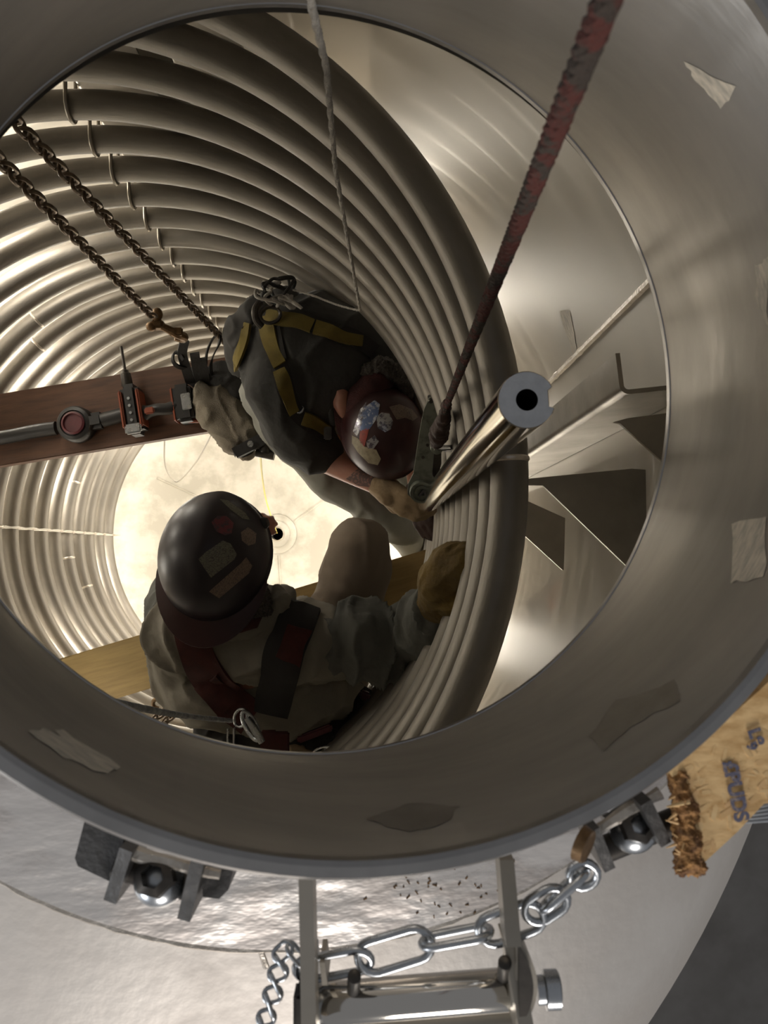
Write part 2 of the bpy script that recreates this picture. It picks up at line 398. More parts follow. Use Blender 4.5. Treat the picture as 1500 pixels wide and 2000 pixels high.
# long seam of the shell
q, n = hit_shell(1180, 640)
sa = math.atan2(q.y, q.x)
mb = bead([V(((RV-.001)*math.cos(sa), (RV-.001)*math.sin(sa), .6+.02*i)) for i in range(int((ZT-.62)/.02))], .0065, 6, .3)
mb.build('weld_bead', 'weld', shell)
path = [V(((RV-.001)*math.cos(a), (RV-.001)*math.sin(a), 1.75)) for a in [2*PI*j/200 for j in range(200)]]
bead(path, .004, 6, .3, True).build('weld_bead', 'weld', shell)

# ---------------------------------------------------------------- the coil: 21 turns, each an object, one shared mesh
RCO, RT, PITCH = .750, .027, .1235
ZTOP = H - 1.084 - A0.dot(vd)*0
NT = 22
coil = thing('heating_coil', 'big helical stainless pipe coil lining the whole inside of the vessel', 'coil', (0, 0, 0))
a0 = math.radians(95.0); nseg = 144
def drop(t):                             # nearly level where the support row holds it, steeper behind
    return .25*t/.472 if t < .472 else .25+.75*(t-.472)/.528
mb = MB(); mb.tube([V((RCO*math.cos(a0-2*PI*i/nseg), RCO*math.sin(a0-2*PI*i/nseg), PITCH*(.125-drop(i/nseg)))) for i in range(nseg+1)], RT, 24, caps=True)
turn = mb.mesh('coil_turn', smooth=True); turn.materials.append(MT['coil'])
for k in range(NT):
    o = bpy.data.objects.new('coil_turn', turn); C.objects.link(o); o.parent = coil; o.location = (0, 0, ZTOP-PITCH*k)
def zturn(a, k): return ZTOP + PITCH*(.125 - k - drop(((a0-a) % (2*PI))/(2*PI)))
# butt welds here and there on the turns
for k, ang in ((0, 1.5), (9, 128), (10, 133), (17, 190), (17, 165), (18, 200), (12, 150), (14, 140)):
    a = math.radians(ang); c = V((RCO*math.cos(a), RCO*math.sin(a), zturn(a, k)))
    MB().lathe([(RT+.0002, -.004), (RT+.0018, -.002), (RT+.0018, .002), (RT+.0002, .004)], c, (-math.sin(a), math.cos(a), 0), 24, caps=False).build('weld_ring', 'weld', coil)
# U-rods that tie every turn to the supports
def clip_mesh(ang):
    a = math.radians(ang); er = V((math.cos(a), math.sin(a), 0)); et = V((-math.sin(a), math.cos(a), 0))
    pts = [er*(RCO+.07) + V((0, 0, RT+.004))]
    for i in range(9):
        b = PI/2 + PI*i/8; pts.append(er*(RCO + (RT+.0045)*math.cos(b)) + V((0, 0, (RT+.0045)*math.sin(b))) + et*.004*(i/8))
    pts.append(er*(RCO+.07) + V((0, 0, -RT-.004)) + et*.004)
    return MB().tube(pts, .004, 6).mesh('coil_clip')
for ang in (92, 181.5, 255):
    me = clip_mesh(ang); me.materials.append(MT['weld' if ang == 181.5 else 'plate']); a = math.radians(ang)
    for k in range(NT):
        o = bpy.data.objects.new('coil_clip', me); C.objects.link(o); o.parent = coil; o.location = (0, 0, zturn(a, k))
# support channels behind the coil
def channel(ang, ztop, label, rr=.84, wdt=.055, flip=1):
    a = math.radians(ang); er = V((math.cos(a), math.sin(a), 0)); et = V((-math.sin(a), math.cos(a), 0))*flip
    t = .006; R = .012
    prof = [(RV-.002, 0), (rr+R, 0)] + [(rr+R-R*math.sin(b), R-R*math.cos(b)) for b in [PI/2*i/5 for i in range(1, 5)]] + [(rr, R), (rr, wdt)]
    inner = [(rr+t, wdt), (rr+t, R)] + [(rr+R-(R-t)*math.sin(b), R-(R-t)*math.cos(b)) for b in [PI/2*i/5 for i in range(4, 0, -1)]] + [(rr+R, t), (RV-.002, t)]
    poly = [er*r+et*s+V((0, 0, ztop)) for r, s in prof+inner]
    c = thing('support_channel', label, 'support', er*(rr+.05)+V((0, 0, .55)))
    MB().prism(poly, (0, 0, .55-ztop)).build('channel_web', 'plate', c)
    return c, er, et
ch1 = channel(6.0, P(1210, 772, 1.0).z, 'bent steel support channel standing between coil and shell beside the polished post', .884)
for dz, col in ((1.02, [(1200, 823), (1214, 826), (1300, 905), (1345, 905), (1345, 800), (1230, 815)]),
                (1.20, [(1030, 935), (1235, 915), (1262, 917), (1262, 1072), (1228, 1112), (1060, 948), (1030, 948)]),
                (1.55, [(1015, 972), (1103, 1012), (1099, 1113), (1096, 1113), (1020, 1043)])):
    pts = []
    for x, y in col:
        p = P(x, y, dz); r = math.hypot(p.x, p.y)
        if r > RV-.002: p.x *= (RV-.002)/r; p.y *= (RV-.002)/r
        pts.append(p)
    z = P(1150, 950, dz).z
    for p in pts: p.z = z
    MB().prism(pts, (0, 0, -.006)).build('gusset_and_reflection', 'plate', ch1[0])  # gussets and their reflections in the shell, all built as flat plates
channel(92, ZTOP-.02, 'wide steel support channel behind the upper left row of clips', .80, .15, -1)
channel(76.5, ZTOP-.02, 'steel channel added as a dark strip behind the coil beyond the upper left clips', .80, .15, -1)  # added channel stands in for shade on the shell beside the bright slot
channel(181, 1.9, 'steel support channel behind the coil at the left twisted tie line', .80, .055, 1)
channel(255, ZTOP-.02, 'steel support channel behind the coil behind the crouching worker', .80)
# lamps: work lights added behind the coil and below the planks for glow
def add_lamp(x, y, z, e, lab):
    t = thing('added_lamp', lab, 'lamp', (x, y, z), 'lamps added to light the vessel inside')
    MB().lathe([(.012, .03), (.03, .02), (.034, 0), (.03, -.004)], (x, y, z+.02)).build('housing', 'toolblack', t)
    MB().ell((x, y, z+.012), (V((1, 0, 0)), V((0, 1, 0)), V((0, 0, 1))), (.028, .028, .012), 12, 6).build('lens', 'lens', t)
    MB().tube([(x, y, z+.05), (x, y, z+.12), (x*1.02, y*1.02, z+.2)], .003, 6).build('cord', 'blackcable', t)
    l = bpy.data.lights.new('lamp', 'POINT'); l.energy = e; l.color = LAMPCOL; l.shadow_soft_size = .08
    o = bpy.data.objects.new('lamp', l); C.objects.link(o); o.parent = t; o.location = (0, 0, -.04)
for x, y, z, e in ADDED_LAMPS: add_lamp(x, y, z, e, 'small lamp added between coil and shell to light the vessel')
for x, y, z, e in ADDED_LOW_LAMPS: add_lamp(x, y, z, e, 'small lamp added between coil and shell to light the vessel')
# ================================================================ PROPS
X_, Y_, Z_ = V((1, 0, 0)), V((0, 1, 0)), V((0, 0, 1))
# ---- planks
def plank(name, label, a, b, wd, th, m, splits=0):
    a = V(a); b = V(b); a.z = b.z = (a.z+b.z)/2
    d = (b-a).normalized(); s = Z_.cross(d)
    t = thing(name, label, 'plank', (a+b)/2 - Z_*th)
    L = (b-a).length
    mb = MB().box((0, 0, 0), (L, wd, th), bev=.003)
    me = mb.mesh('board'); me.materials.append(MT[m])
    mw = Matrix((d, s, Z_)).transposed().to_4x4(); mw.translation = (a+b)/2 - Z_*th/2
    link_mesh('board', me, None, t, mw=mw)
    return t, d, s, a.z
bp = plank('scaffold_plank', 'dark brown plank across the vessel carrying the cordless tool', P(-68, 852, 2.38), P(800, 706, 2.38), .222, .04, 'brownwood')
yp = plank('scaffold_plank', 'mustard yellow plank under the crouching worker', P(-62, 1395, 2.5), P(852, 1123, 2.5), .176, .04, 'yellowwood')
BZ, YZ = bp[3], yp[3]
def onz(px, py, z):                      # point of the sight line at height z
    r = ray(px, py); t = (z-CAM.z)/r.z; return CAM + r*t

# ---- polished post with a bored, notched top
pt = P(1029, 781, .68); pb = V((pt.x, pt.y, P(835, 985, 2.05).z)); RP = .0258
post = thing('polished_post', 'polished steel post with bored and notched top beside the coil', 'post', pb)
mb = MB(); segs = 64; prof = []
notch = math.radians(4); nh = math.radians(21)
vs = []; fs = []
def post_r(a):
    d = (a-notch+PI) % (2*PI)-PI
    return RP*.76/math.cos(d) if abs(d) < nh else RP
angs = sorted([2*PI*j/segs for j in range(segs)]+[(notch-nh) % (2*PI), (notch-nh+1e-3) % (2*PI), notch+nh-1e-3, notch+nh])
n = len(angs); zn = pt.z-.05
zs = [pt.z, zn]
loops = []
for z, rf in ((pb.z, lambda a: RP), (zn-.0005, lambda a: RP), (zn, post_r), (pt.z-.0008, post_r), (pt.z, lambda a: post_r(a)-.0008)):
    loops.append(len(vs)); vs += [V((pb.x+rf(a)*math.cos(a), pb.y+rf(a)*math.sin(a), z)) for a in angs]
for i in range(4): fs += [(loops[i]+j, loops[i]+(j+1) % n, loops[i+1]+(j+1) % n, loops[i+1]+j) for j in range(n)]
fs.append(tuple(reversed(range(n))))
MB().add(vs, fs).build('post_shaft', 'polish', post)
vs = [V((pb.x+(post_r(a)-.0008)*math.cos(a), pb.y+(post_r(a)-.0008)*math.sin(a), pt.z+.0002)) for a in angs] + [V((pb.x+.0098*math.cos(a), pb.y+.0098*math.sin(a), pt.z+.0002)) for a in angs]
vs += [V((pb.x+.0096*math.cos(a), pb.y+.0096*math.sin(a), pt.z-.10)) for a in angs]
fs = [(j, (j+1) % n, n+(j+1) % n, n+j) for j in range(n)]
MB().add(vs[:2*n], fs).build('sawn_face', 'cut', post, label='dull grey sawn end face')
fs = [(j, (j+1) % n, n+(j+1) % n, n+j) for j in range(n)] + [tuple(n+j for j in range(n))]
MB().add(vs[n:], fs).build('bore', 'hole', post)

# ---- chains
def link_mesh_data(name, L, W, r, m, seg=8):
    pts = []
    for i in range(9): a = -PI/2+PI*i/8; pts.append(V(((L-W)/2+W/2*math.cos(a), W/2*math.sin(a), 0)))
    for i in range(9): a = PI/2+PI*i/8; pts.append(V((-(L-W)/2+W/2*math.cos(a), W/2*math.sin(a), 0)))
    me = MB().tube(pts, r, seg, closed=True).mesh(name); me.materials.append(MT[m]); return me
def chain(root, path, me, pitch, part='chain_link'):
    path = [V(p) for p in path]; segs = []; acc = 0
    tot = sum((path[i+1]-path[i]).length for i in range(len(path)-1))
    n = int(tot/pitch); up = None
    for k in range(n):
        s = (k+.5)*pitch; i = 0
        while i < len(path)-2 and s > (path[i+1]-path[i]).length: s -= (path[i+1]-path[i]).length; i += 1
        d = (path[i+1]-path[i]).normalized(); p = path[i]+d*s
        if up is None: up = d.orthogonal().normalized()
        up = (up-up.dot(d)*d).normalized(); q = d.cross(up)
        u = (up+q).normalized() if k % 2 else (up-q).normalized()
        mw = Matrix((d, u, d.cross(u))).transposed().to_4x4(); mw.translation = p
        link_mesh(part, me, None, root, mw=mw)
lk = link_mesh_data('chain_link', .032, .0210, .0035, 'chain')
def topz(x, y): return head_z(math.hypot(x, y))
a = P(5, 318, 1.1); b = P(302, 622, 1.86)
d = (a-b).normalized(); a2 = a + d*((topz(a.x, a.y)-.02-a.z)/d.z)
c1 = thing('hoist_chain', 'rusty chain hanging free at the left, ending in a brown hook', 'chain', b)
chain(c1, [a2, b], lk, .0225)
hb = b
mb = MB().box(hb+V((.005, -.012, -.012)), (.03, .022, .03), bev=.005)
mb.ell(hb+V((.006, .010, 0)), (X_, Y_, Z_), (.014, .017, .012), 12, 8).ell(hb+V((-.010, -.018, -.006)), (X_, Y_, Z_), (.013, .012, .012), 12, 8)
mb.build('hook_block', 'brass', c1, label='brown hook block')
hk = catmull([hb+V((.012, -.015, -.012)), hb+V((.03, -.022, -.02)), hb+V((.048, -.03, -.03)), hb+V((.058, -.03, -.05)), hb+V((.050, -.03, -.072)), hb+V((.032, -.028, -.066))], 5)
MB().tube(hk, [.0085+.003*math.sin(PI*i/(len(hk)-1)) for i in range(len(hk))], 10).build('hook', 'brass', c1)
MB().box(hb+V((.046, -.026, -.022)), (.034, .020, .010), bev=.003).build('hook_latch', 'brass', c1)
a = P(33, 240, 1.1); b = P(440, 668, 2.25); d = (a-b).normalized(); a2 = a + d*((topz(a.x, a.y)-.02-a.z)/d.z)
c2 = thing('hoist_chain', 'rusty chain running down at the upper left to the bent-over worker', 'chain', b)
chain(c2, [a2, b], lk, .0225)
for q, (x0, y0, x1, y1, lab) in enumerate(((352, 1362, 262, 1440, 'left one of two short chains behind the crouching worker'), (372, 1366, 282, 1446, 'right one of two short chains behind the crouching worker'))):
    b = P(x0, y0, 2.25); a = P(x1, y1, 2.02); t = thing('hoist_chain', lab, 'chain', b)
    chain(t, [a, b], lk, .0225)
t = thing('chain_hook', 'brown rusty chain hook left of the crouching worker', 'hook', P(320, 1372, 2.22)); h = P(318, 1372, 2.22)
MB().box(h+V((.02, -.004, 0)), (.04, .02, .02), bev=.005).ell(h+V((.045, -.002, 0)), (X_, Y_, Z_), (.017, .013, .013), 12, 8).build('hook_block', 'brass', t)
hk = catmull([h+V((0, 0, 0)), h+V((-.015, .008, 0)), h+V((-.028, .004, -.005)), h+V((-.03, -.012, -.012)), h+V((-.016, -.02, -.012))], 5)
MB().tube(hk, .006, 8).build('hook', 'brass', t)

# ---- ropes
def braid(name, label, path, r, m, twist=40, amp=.16, cat='rope', parent=None, strands=3):
    path = [V(p) for p in path]; fr = frames(path); mb = MB(); s = 0; L = [0]
    for i in range(1, len(path)): s += (path[i]-path[i-1]).length; L.append(s)
    for k in range(strands):
        pts = [p + (math.cos(l*twist+2*PI*k/strands)*u + math.sin(l*twist+2*PI*k/strands)*w_)*r*.48 for p, (t, u, w_), l in zip(path, fr, L)]
        mb.tube(pts, r*.60, 7)
    o = mb.build(name, m, parent, loc=path[0])
    if not parent: tag(o, label, cat)
    return o
def dense(pts, step):
    out = []
    for i in range(len(pts)-1):
        n = max(1, int((pts[i+1]-pts[i]).length/step))
        out += [pts[i].lerp(pts[i+1], k/n) for k in range(n)]
    return out+[pts[-1]]
ra = P(1185, 0, .28); rb = P(872, 792, 1.40); rd = (ra-rb).normalized()
braid('braided_rope', 'thick dark red and green rope slanting down past the polished post', dense([ra+rd*.5, ra, rb, P(868, 815, 1.46)], .004), .0060, 'redrope', 230)
mb = MB()
for i in range(5):
    q = ra.lerp(rb, .70+.055*i*1.15); k = P(905+22*(4-i)/2, 760-58*(4-i)/2, 1)
    mb.ell(q+V((.018, .0, -.008)), (X_, Y_, Z_), (.010, .007, .007), 10, 6)
# white tag line from above to the bent-over worker
w0 = P(588, -120, .5); 
tl = dense([P(560, -420, .36), P(606, 0, .56), P(637, 130, .72), P(655, 330, 1.02), P(703, 606, 1.86)], .006)
braid('tag_line', 'thin white rope coming down from the top to the bent-over worker', tl, .0036, 'whiterope', 400)
tl = dense(catmull([P(703, 607, 1.86), P(660, 596, 1.90), P(610, 577, 1.92), P(572, 566, 1.93)], 6), .006)
braid('tag_line', 'short white cord along the back of the bent-over worker', tl, .0030, 'whiterope', 400)
tl = dense(catmull([P(-160, 1318, .50), P(-40, 1333, .55), P(120, 1352, .72), P(250, 1378, 1.0), P(360, 1398, 1.35), P(452, 1408, 1.72)], 8), .005)
braid('lifeline_rope', 'grey lifeline running from the left edge to the crouching worker', tl, .0052, 'greycable', 300, strands=2)
# loose wires
def wire(label, pts, r, m, n=10):
    p = catmull(pts, n); o = MB().tube(p, r, 6).build('loose_wire', m, loc=p[0]); tag(o, label, 'wire'); return o
wire('cream cable looping down below the brown plank', [P(322, 850, 2.44), P(322, 905, 2.7), P(336, 936, 2.9), P(352, 938, 2.9), P(385, 900, 2.7), P(412, 850, 2.44)], .0028, 'creamwire')
wire('thin yellow wire hanging into the floor drain', [P(508, 870, 2.5), P(512, 930, 2.8), P(522, 985, 3.4), P(541, 1041, 4.25)], .0035, 'yellowwire')
wire('black cable curving behind the foot of the polished post', [P(838, 955, 1.98), P(872, 967, 1.92), P(905, 966, 1.86), P(950, 955, 1.75)], .0035, 'blackcable')
# twisted tie line on the left clips
mb = MB(); pts = []
a = math.radians(181.5)
for k in range(12, NT):
    z = zturn(a, k)
    for i in range(6):
        f = i/6; rr = RCO-RT-.004+.018*(1-math.cos(2*PI*f))/2
        pts.append(V((rr*math.cos(a), rr*math.sin(a), z-PITCH*f)))
for k in (0, 1): mb.tube([p+V((0, .003*math.cos(i*1.1+PI*k), .003*math.sin(i*1.1+PI*k))) for i, p in enumerate(pts)], .0028, 6)
tag(mb.build('tie_wire', 'creamwire', loc=pts[0]), 'twisted pale tie wire running down the left side of the coil', 'wire')

# ---- cordless tool lying on the brown plank
dX, dS = bp[1], bp[2]                     # along the plank (to the right), across (up in the photo)
def onb(px, py, h=0.): return onz(px, py, BZ+h)
tool = thing('cordless_tool', 'black and orange cordless tool with long bit on the brown plank', 'tool', onb(270, 800))
c = onb(262, 802, .045)
MB().box(c+dX*.0, (.055, .155, .075), (dX, dS, Z_), bev=.014).build('head_housing', 'toolblack', tool)
for s in (-1, 1): MB().box(c+dX*.026*s+Z_*.006, (.010, .115, .07), (dX, dS, Z_), bev=.004).build('side_cover', 'toolorange', tool, label='orange side cover')
MB().box(c+dS*-.062+Z_*.036, (.05, .03, .014), (dX, dS, Z_), bev=.005).build('rear_cap', 'zinc', tool)
for i in range(5): MB().lathe([(0, .003), (.0045, .003), (.0045, -.003)], c+dS*(.03-.022*i)+Z_*.039, Z_, 10).build('screw', 'zinc', tool)
f0 = onb(251, 765, .045); bd = (onb(240, 697, .06)-f0).normalized()
MB().tube([f0-bd*.01, f0+bd*.012, f0+bd*.02, f0+bd*.055, f0+bd*.06], [.013, .013, .017, .015, .006], 16).build('chuck', 'darksteel', tool)
MB().tube([f0+bd*.05, f0+bd*.065, f0+bd*.068, f0+bd*.135, f0+bd*.138], [.011, .011, .0045, .0045, .002], 12).build('bit', 'darksteel', tool)
g0 = onb(285, 806, .05); g1 = onb(350, 790, .045)
hp = catmull([g0, onb(305, 800, .06), onb(330, 798, .055), g1], 5)
MB().tube(hp, [.024, .021, .019, .018, .018, .018, .018, .018, .018, .018, .019, .019, .02, .021, .022, .024][:len(hp)], 16).build('grip', 'toolblack', tool)
MB().box(onb(292, 802, .085), (.03, .02, .012), (dX, dS, Z_), bev=.004).build('trigger', 'toolorange', tool)
bc = onb(362, 790, .04)
MB().box(bc, (.055, .115, .075), (dX, dS, Z_), bev=.010).build('battery', 'toolblack', tool)
for s in (-1,): MB().box(bc-dX*.030, (.010, .105, .06), (dX, dS, Z_), bev=.004).build('battery_edge', 'toolorange', tool, label='orange battery edge')
MB().box(bc+dX*.012+Z_*.038, (.028, .05, .006), (dX, dS, Z_), bev=.002).build('latch_plate', 'zinc', tool)
MB().tube([bc-dS*.05+dX*.0, bc-dS*.058+dX*.05], .008, 8).build('battery_foot', 'toolorange', tool)
t = thing('cutting_head', 'dark round tool head with a red disc on the brown plank', 'tool', onb(150, 830)); c = onb(149, 829, .03)
MB().lathe([(.052, -.03), (.055, -.02), (.055, .012), (.050, .022), (.040, .026), (.038, .020), (0, .020)], c, Z_, 40).build('drum', 'toolblack', t)
MB().lathe([(.034, .020), (.035, .028), (.029, .031), (.027, .024), (0, .024)], c, Z_, 32).build('red_ring', 'toolred', t, label='red ring on the face')
MB().box(c+dX*.055, (.07, .05, .045), (dX, dS, Z_), bev=.012).build('neck_block', 'toolblack', t)
MB().tube(catmull([c+dX*.08, c+dX*.13+dS*.005, c+dX*.17+dS*.01, onb(238, 808, .04)], 5), .022, 14).build('barrel', 'toolblack', t)
t2 = thing('tool_hose', 'black hose lying along the brown plank from the left edge', 'hose', onb(60, 845))
MB().tube(catmull([onb(-40, 862, .022), onb(20, 852, .022), onb(70, 842, .022), onb(110, 836, .022)], 6), .021, 14).build('hose_body', 'toolblack', t2)

# ---- canvas tool pouch with black straps
def voxel_blob(name, prims, m, parent, vox=.009, smooth=6, fold=0., fs=9., seed=0., label=None, stretch=(1, 1, 1)):
    mb = MB()
    for pr in prims:
        if pr[0] == 'c':                       # tapered capsule
            _, a, ra_, b, rb_ = pr; a = V(a); b = V(b); d = (b-a)
            L = d.length; d = d.normalized() if L > 1e-6 else Z_; u = d.orthogonal().normalized(); pts = []; rs = []
            for i in range(1, 6): th = PI/2*i/6; pts.append(a-d*ra_*math.cos(th)); rs.append(ra_*math.sin(th))
            for i in range(5): f = i/4; pts.append(a.lerp(b, f)); rs.append(ra_*(1-f)+rb_*f)
            for i in range(1, 6): th = PI/2*(1-i/6); pts.append(b+d*rb_*math.cos(th)); rs.append(rb_*math.sin(th))
            mb.tube(pts, rs, 18)
        elif pr[0] == 'e': mb.ell(pr[1], pr[2], pr[3], 24, 16)
        elif pr[0] == 'b': mb.box(pr[1], pr[2], pr[3], bev=pr[4])
        elif pr[0] == 'l': mb.lathe(pr[1], pr[2], pr[3], 32)
    off = origin(parent) if parent else V((0, 0, 0))
    me = mb.mesh(name+'_src', off, merge=True)
    o = bpy.data.objects.new(name+'_src', me); C.objects.link(o)
    r = o.modifiers.new('r', 'REMESH'); r.mode = 'VOXEL'; r.voxel_size = vox; r.adaptivity = 0
    if smooth: s = o.modifiers.new('s', 'SMOOTH'); s.iterations = smooth; s.factor = .5
    dg = bpy.context.evaluated_depsgraph_get(); ev = o.evaluated_get(dg)
    nm = bpy.data.meshes.new_from_object(ev); nm.name = name
    bpy.data.objects.remove(o); bpy.data.meshes.remove(me)
    if fold:
        sv = V((seed, seed*1.7, seed*.3)); out = []
        for v in nm.vertices:
            p = V((v.co.x*stretch[0], v.co.y*stretch[1], v.co.z*stretch[2]))*fs+sv
            wv = noise.noise_vector(p*.6)*.9
            q = p+wv
            k = 1-abs(noise.noise(q))*2.4; k = max(0, k)**2      # ridged folds
            k2 = noise.noise(p*.45+V((7, 3, 1)))
            out.append(v.co + v.normal*(fold*(k-.35)+fold*.8*k2))
        for v, c_ in zip(nm.vertices, out): v.co = c_
    for pl in nm.polygons: pl.use_smooth = True
    nm.materials.clear(); nm.materials.append(MT[m])
    o = bpy.data.objects.new(name, nm); C.objects.link(o)
    if parent: o.parent = parent
    if label: o['label'] = label
    return o
def tree(*objs):
    vs = []; fs = []
    for o in objs:
        off = origin(o); k = len(vs)
        vs += [v.co+off for v in o.data.vertices]; fs += [tuple(k+i for i in p.vertices) for p in o.data.polygons]
    return BVHTree.FromPolygons(vs, fs)
def hitf(bvh):
    def h(px, py):
        r = bvh.ray_cast(CAM, ray(px, py))
        if r[0] is None: return None
        n = r[1]
        if n.dot(ray(px, py)) > 0: n = -n
        return r[0], n
    return h
def strap(name, line, widths, bvh, m, parent, off=.006, th=.004, label=None, step=9, dmax=.10):
    """webbing laid over a garment: sight lines through the centre line meet the cloth"""
    hf = hitf(bvh); line = [V((*p, 0)) for p in line]; cl = catmull(line, 6); n = len(cl)
    W = widths if hasattr(widths, '__len__') else [widths, widths]
    rows = []
    for i, p in enumerate(cl):
        a = cl[max(0, i-1)]; b = cl[min(n-1, i+1)]; t = (b-a).normalized(); s = V((-t.y, t.x, 0))
        f = i/(n-1); wd = W[0]*(1-f)+W[1]*f; row = []
        for k in (-1, -.5, 0, .5, 1):
            q = p+s*wd*.5*k; h = hf(q.x, q.y)
            row.append((h[0], h[1]) if h else None)
        if any(row):
            good = [x for x in row if x]
            row = [x if x else good[0] for x in row]
            rows.append(row)
    for _ in range(3):                       # webbing bridges the small folds
        new = []
        for i in range(len(rows)):
            r0 = rows[max(0, i-1)]; r2 = rows[min(len(rows)-1, i+1)]
            new.append([((r0[k][0]+rows[i][k][0]*2+r2[k][0])/4, (r0[k][1]+rows[i][k][1]*2+r2[k][1]).normalized()) for k in range(5)])
        rows = new
    vs = []; fs = []
    for row in rows:
        for p, nn in row: vs.append(p+nn*(off+th))
        for p, nn in row: vs.append(p+nn*(off-.004))
    R = len(rows)
    for i in range(R-1):
        b = i*10; c_ = b+10
        for k in range(4):
            fs.append((b+k, b+k+1, c_+k+1, c_+k)); fs.append((b+5+k, c_+5+k, c_+6+k, b+6+k))
        fs.append((b, c_, c_+5, b+5)); fs.append((b+4, b+9, c_+9, c_+4))
    fs.append((0, 5, 6, 7, 8, 9, 4, 3, 2, 1)); e = (R-1)*10; fs.append((e, e+1, e+2, e+3, e+4, e+9, e+8, e+7, e+6, e+5))
    return MB().add(vs, fs).build(name, m, parent, label=label, ang=50)
pch = thing('tool_pouch', 'tan canvas tool pouch hanging off the brown plank beside the bent-over worker', 'pouch', P(440, 830, 2.35))
pa = voxel_blob('pouch_body', [('c', P(395, 765, 2.32), .030, P(415, 810, 2.33), .046), ('c', P(415, 800, 2.33), .045, P(455, 860, 2.34), .040), ('c', P(430, 770, 2.34), .035, P(480, 850, 2.34), .042),
        ('c', P(455, 860, 2.34), .030, P(480, 880, 2.34), .024)], 'canvas', pch, .006, 4, .009, 16, 2)
pb_ = tree(pa)
strap('leather_rim', [(457, 884), (475, 878), (495, 868), (512, 858)], 22, pb_, 'blackcloth', pch)
mb = MB(); mb.prism([P(452, 876, 2.27), P(508, 846, 2.27), P(520, 866, 2.27), P(463, 894, 2.27)], (0, 0, -.02)); mb.build('leather_bottom', 'blackcloth', pch)
MB().lathe([(.004, .004), (.0085, .004), (.0095, .001), (.0085, -.002)], P(489, 867, 2.262), Z_, 24).build('eyelet', 'zinc', pch)
ht = thing('hammer', 'dark handled hammer hanging in the tool pouch', 'hammer', P(516, 878, 2.3))
MB().tube([P(530, 800, 2.3), P(524, 850, 2.3), P(517, 885, 2.3)], [.015, .021, .019], 14).build('handle', 'darksteel', ht)
MB().tube([P(500, 884, 2.3), P(536, 890, 2.3)], [.013, .015], 14).build('hammer_head', 'darksteel', ht)
def ribbon(pts, wd, th, side):
    pts = catmull(pts, 6); mb = MB(); n = len(pts); vs = []; fs = []; side = V(side).normalized()
    for i, p in enumerate(pts):
        t = (pts[min(n-1, i+1)]-pts[max(0, i-1)]).normalized(); nn = t.cross(side).normalized()
        vs += [p+side*wd/2+nn*th/2, p-side*wd/2+nn*th/2, p-side*wd/2-nn*th/2, p+side*wd/2-nn*th/2]
    for i in range(n-1):
        for k in range(4): fs.append((4*i+k, 4*i+(k+1) % 4, 4*i+4+(k+1) % 4, 4*i+4+k))
    fs += [(3, 2, 1, 0), (4*n-4, 4*n-3, 4*n-2, 4*n-1)]
    return mb.add(vs, fs)
st = thing('black_strap_bundle', 'bundle of upright black leather straps and loop above the tool pouch', 'straps', P(400, 720, 2.3))
for pts in ([P(372, 748, 2.34), P(362, 715, 2.28), P(356, 690, 2.2), P(360, 668, 2.14)], [P(392, 752, 2.34), P(384, 715, 2.28), P(380, 690, 2.2)],
            [P(402, 755, 2.34), P(396, 718, 2.28), P(392, 700, 2.25)]):
    ribbon(pts, .028, .006, dX).build('strap', 'blackcloth', st)
ribbon([P(400, 750, 2.34), P(402, 712, 2.3), P(405, 685, 2.24), P(417, 660, 2.2), P(428, 655, 2.18), P(428, 672, 2.18), P(418, 692, 2.24), P(412, 712, 2.3), P(414, 745, 2.34)], .018, .006, V((.5, .1, 1))).build('loop_strap', 'blackcloth', st)
ribbon([P(368, 720, 2.3), P(348, 716, 2.26), P(338, 705, 2.22), P(340, 690, 2.2), P(350, 690, 2.2), P(358, 702, 2.22)], .02, .005, V((.6, .2, 1))).build('loop_strap', 'blackcloth', st)
voxel_blob('glove_bundle', [('c', P(385, 735, 2.36), .035, P(430, 745, 2.36), .05), ('c', P(430, 730, 2.36), .04, P(465, 765, 2.36), .05)], 'blackcloth', st, .008, 3, .01, 14, 5)

# ---- grey green lever tool held against the post
lt = thing('lever_puller', 'grey green ratchet lever tool held upright against the polished post', 'tool', P(825, 960, 1.9))
def Pd(x, y):                              # the lever leans: its top is nearer the camera
    f = (y-780)/(965-780); return P(x, y, 1.72+.10*f)
ol = [(834, 778), (841, 774), (848, 778), (851, 800), (846, 850), (842, 900), (838, 925), (846, 945), (842, 965), (828, 980), (812, 980), (801, 965), (802, 945), (810, 925), (815, 880), (820, 840), (826, 800)]
nrm = (Pd(825, 960)-Pd(840, 780)).cross(X_).normalized()
if nrm.z < 0: nrm = -nrm
ol = [((x-826)*1.28+828, y) for x, y in ol]
MB().prism([Pd(*p) for p in ol], -nrm*.006).build('side_plate', 'toolgreen', lt)
MB().prism([Pd(x+10, y+3)-nrm*.028 for x, y in ol], -nrm*.006).build('side_plate', 'toolgreen', lt)
for x, y, r in ((841, 783, .0055), (835, 869, .004), (826, 893, .004), (846, 945, .004)):
    MB().lathe([(0, .005), (r*.7, .005), (r, .002), (r, -.030)], Pd(x, y), nrm, 14).build('rivet', 'darksteel', lt)
dc = Pd(823, 958)
MB().lathe([(0, .004), (.009, .004), (.009, .010), (.016, .010), (.017, .007), (.021, .007), (.022, .014), (.027, .014), (.028, .008), (.029, -.035), (.0, -.035)], dc, nrm, 40).build('drum', 'toolgreen', lt)
MB().box(dc+nrm*.012, (.022, .005, .006), (V((.6, .8, 0)).normalized(), V((-.8, .6, 0)).normalized(), nrm)).build('drum_key', 'darksteel', lt)
pc = P(853, 875, 1.66)
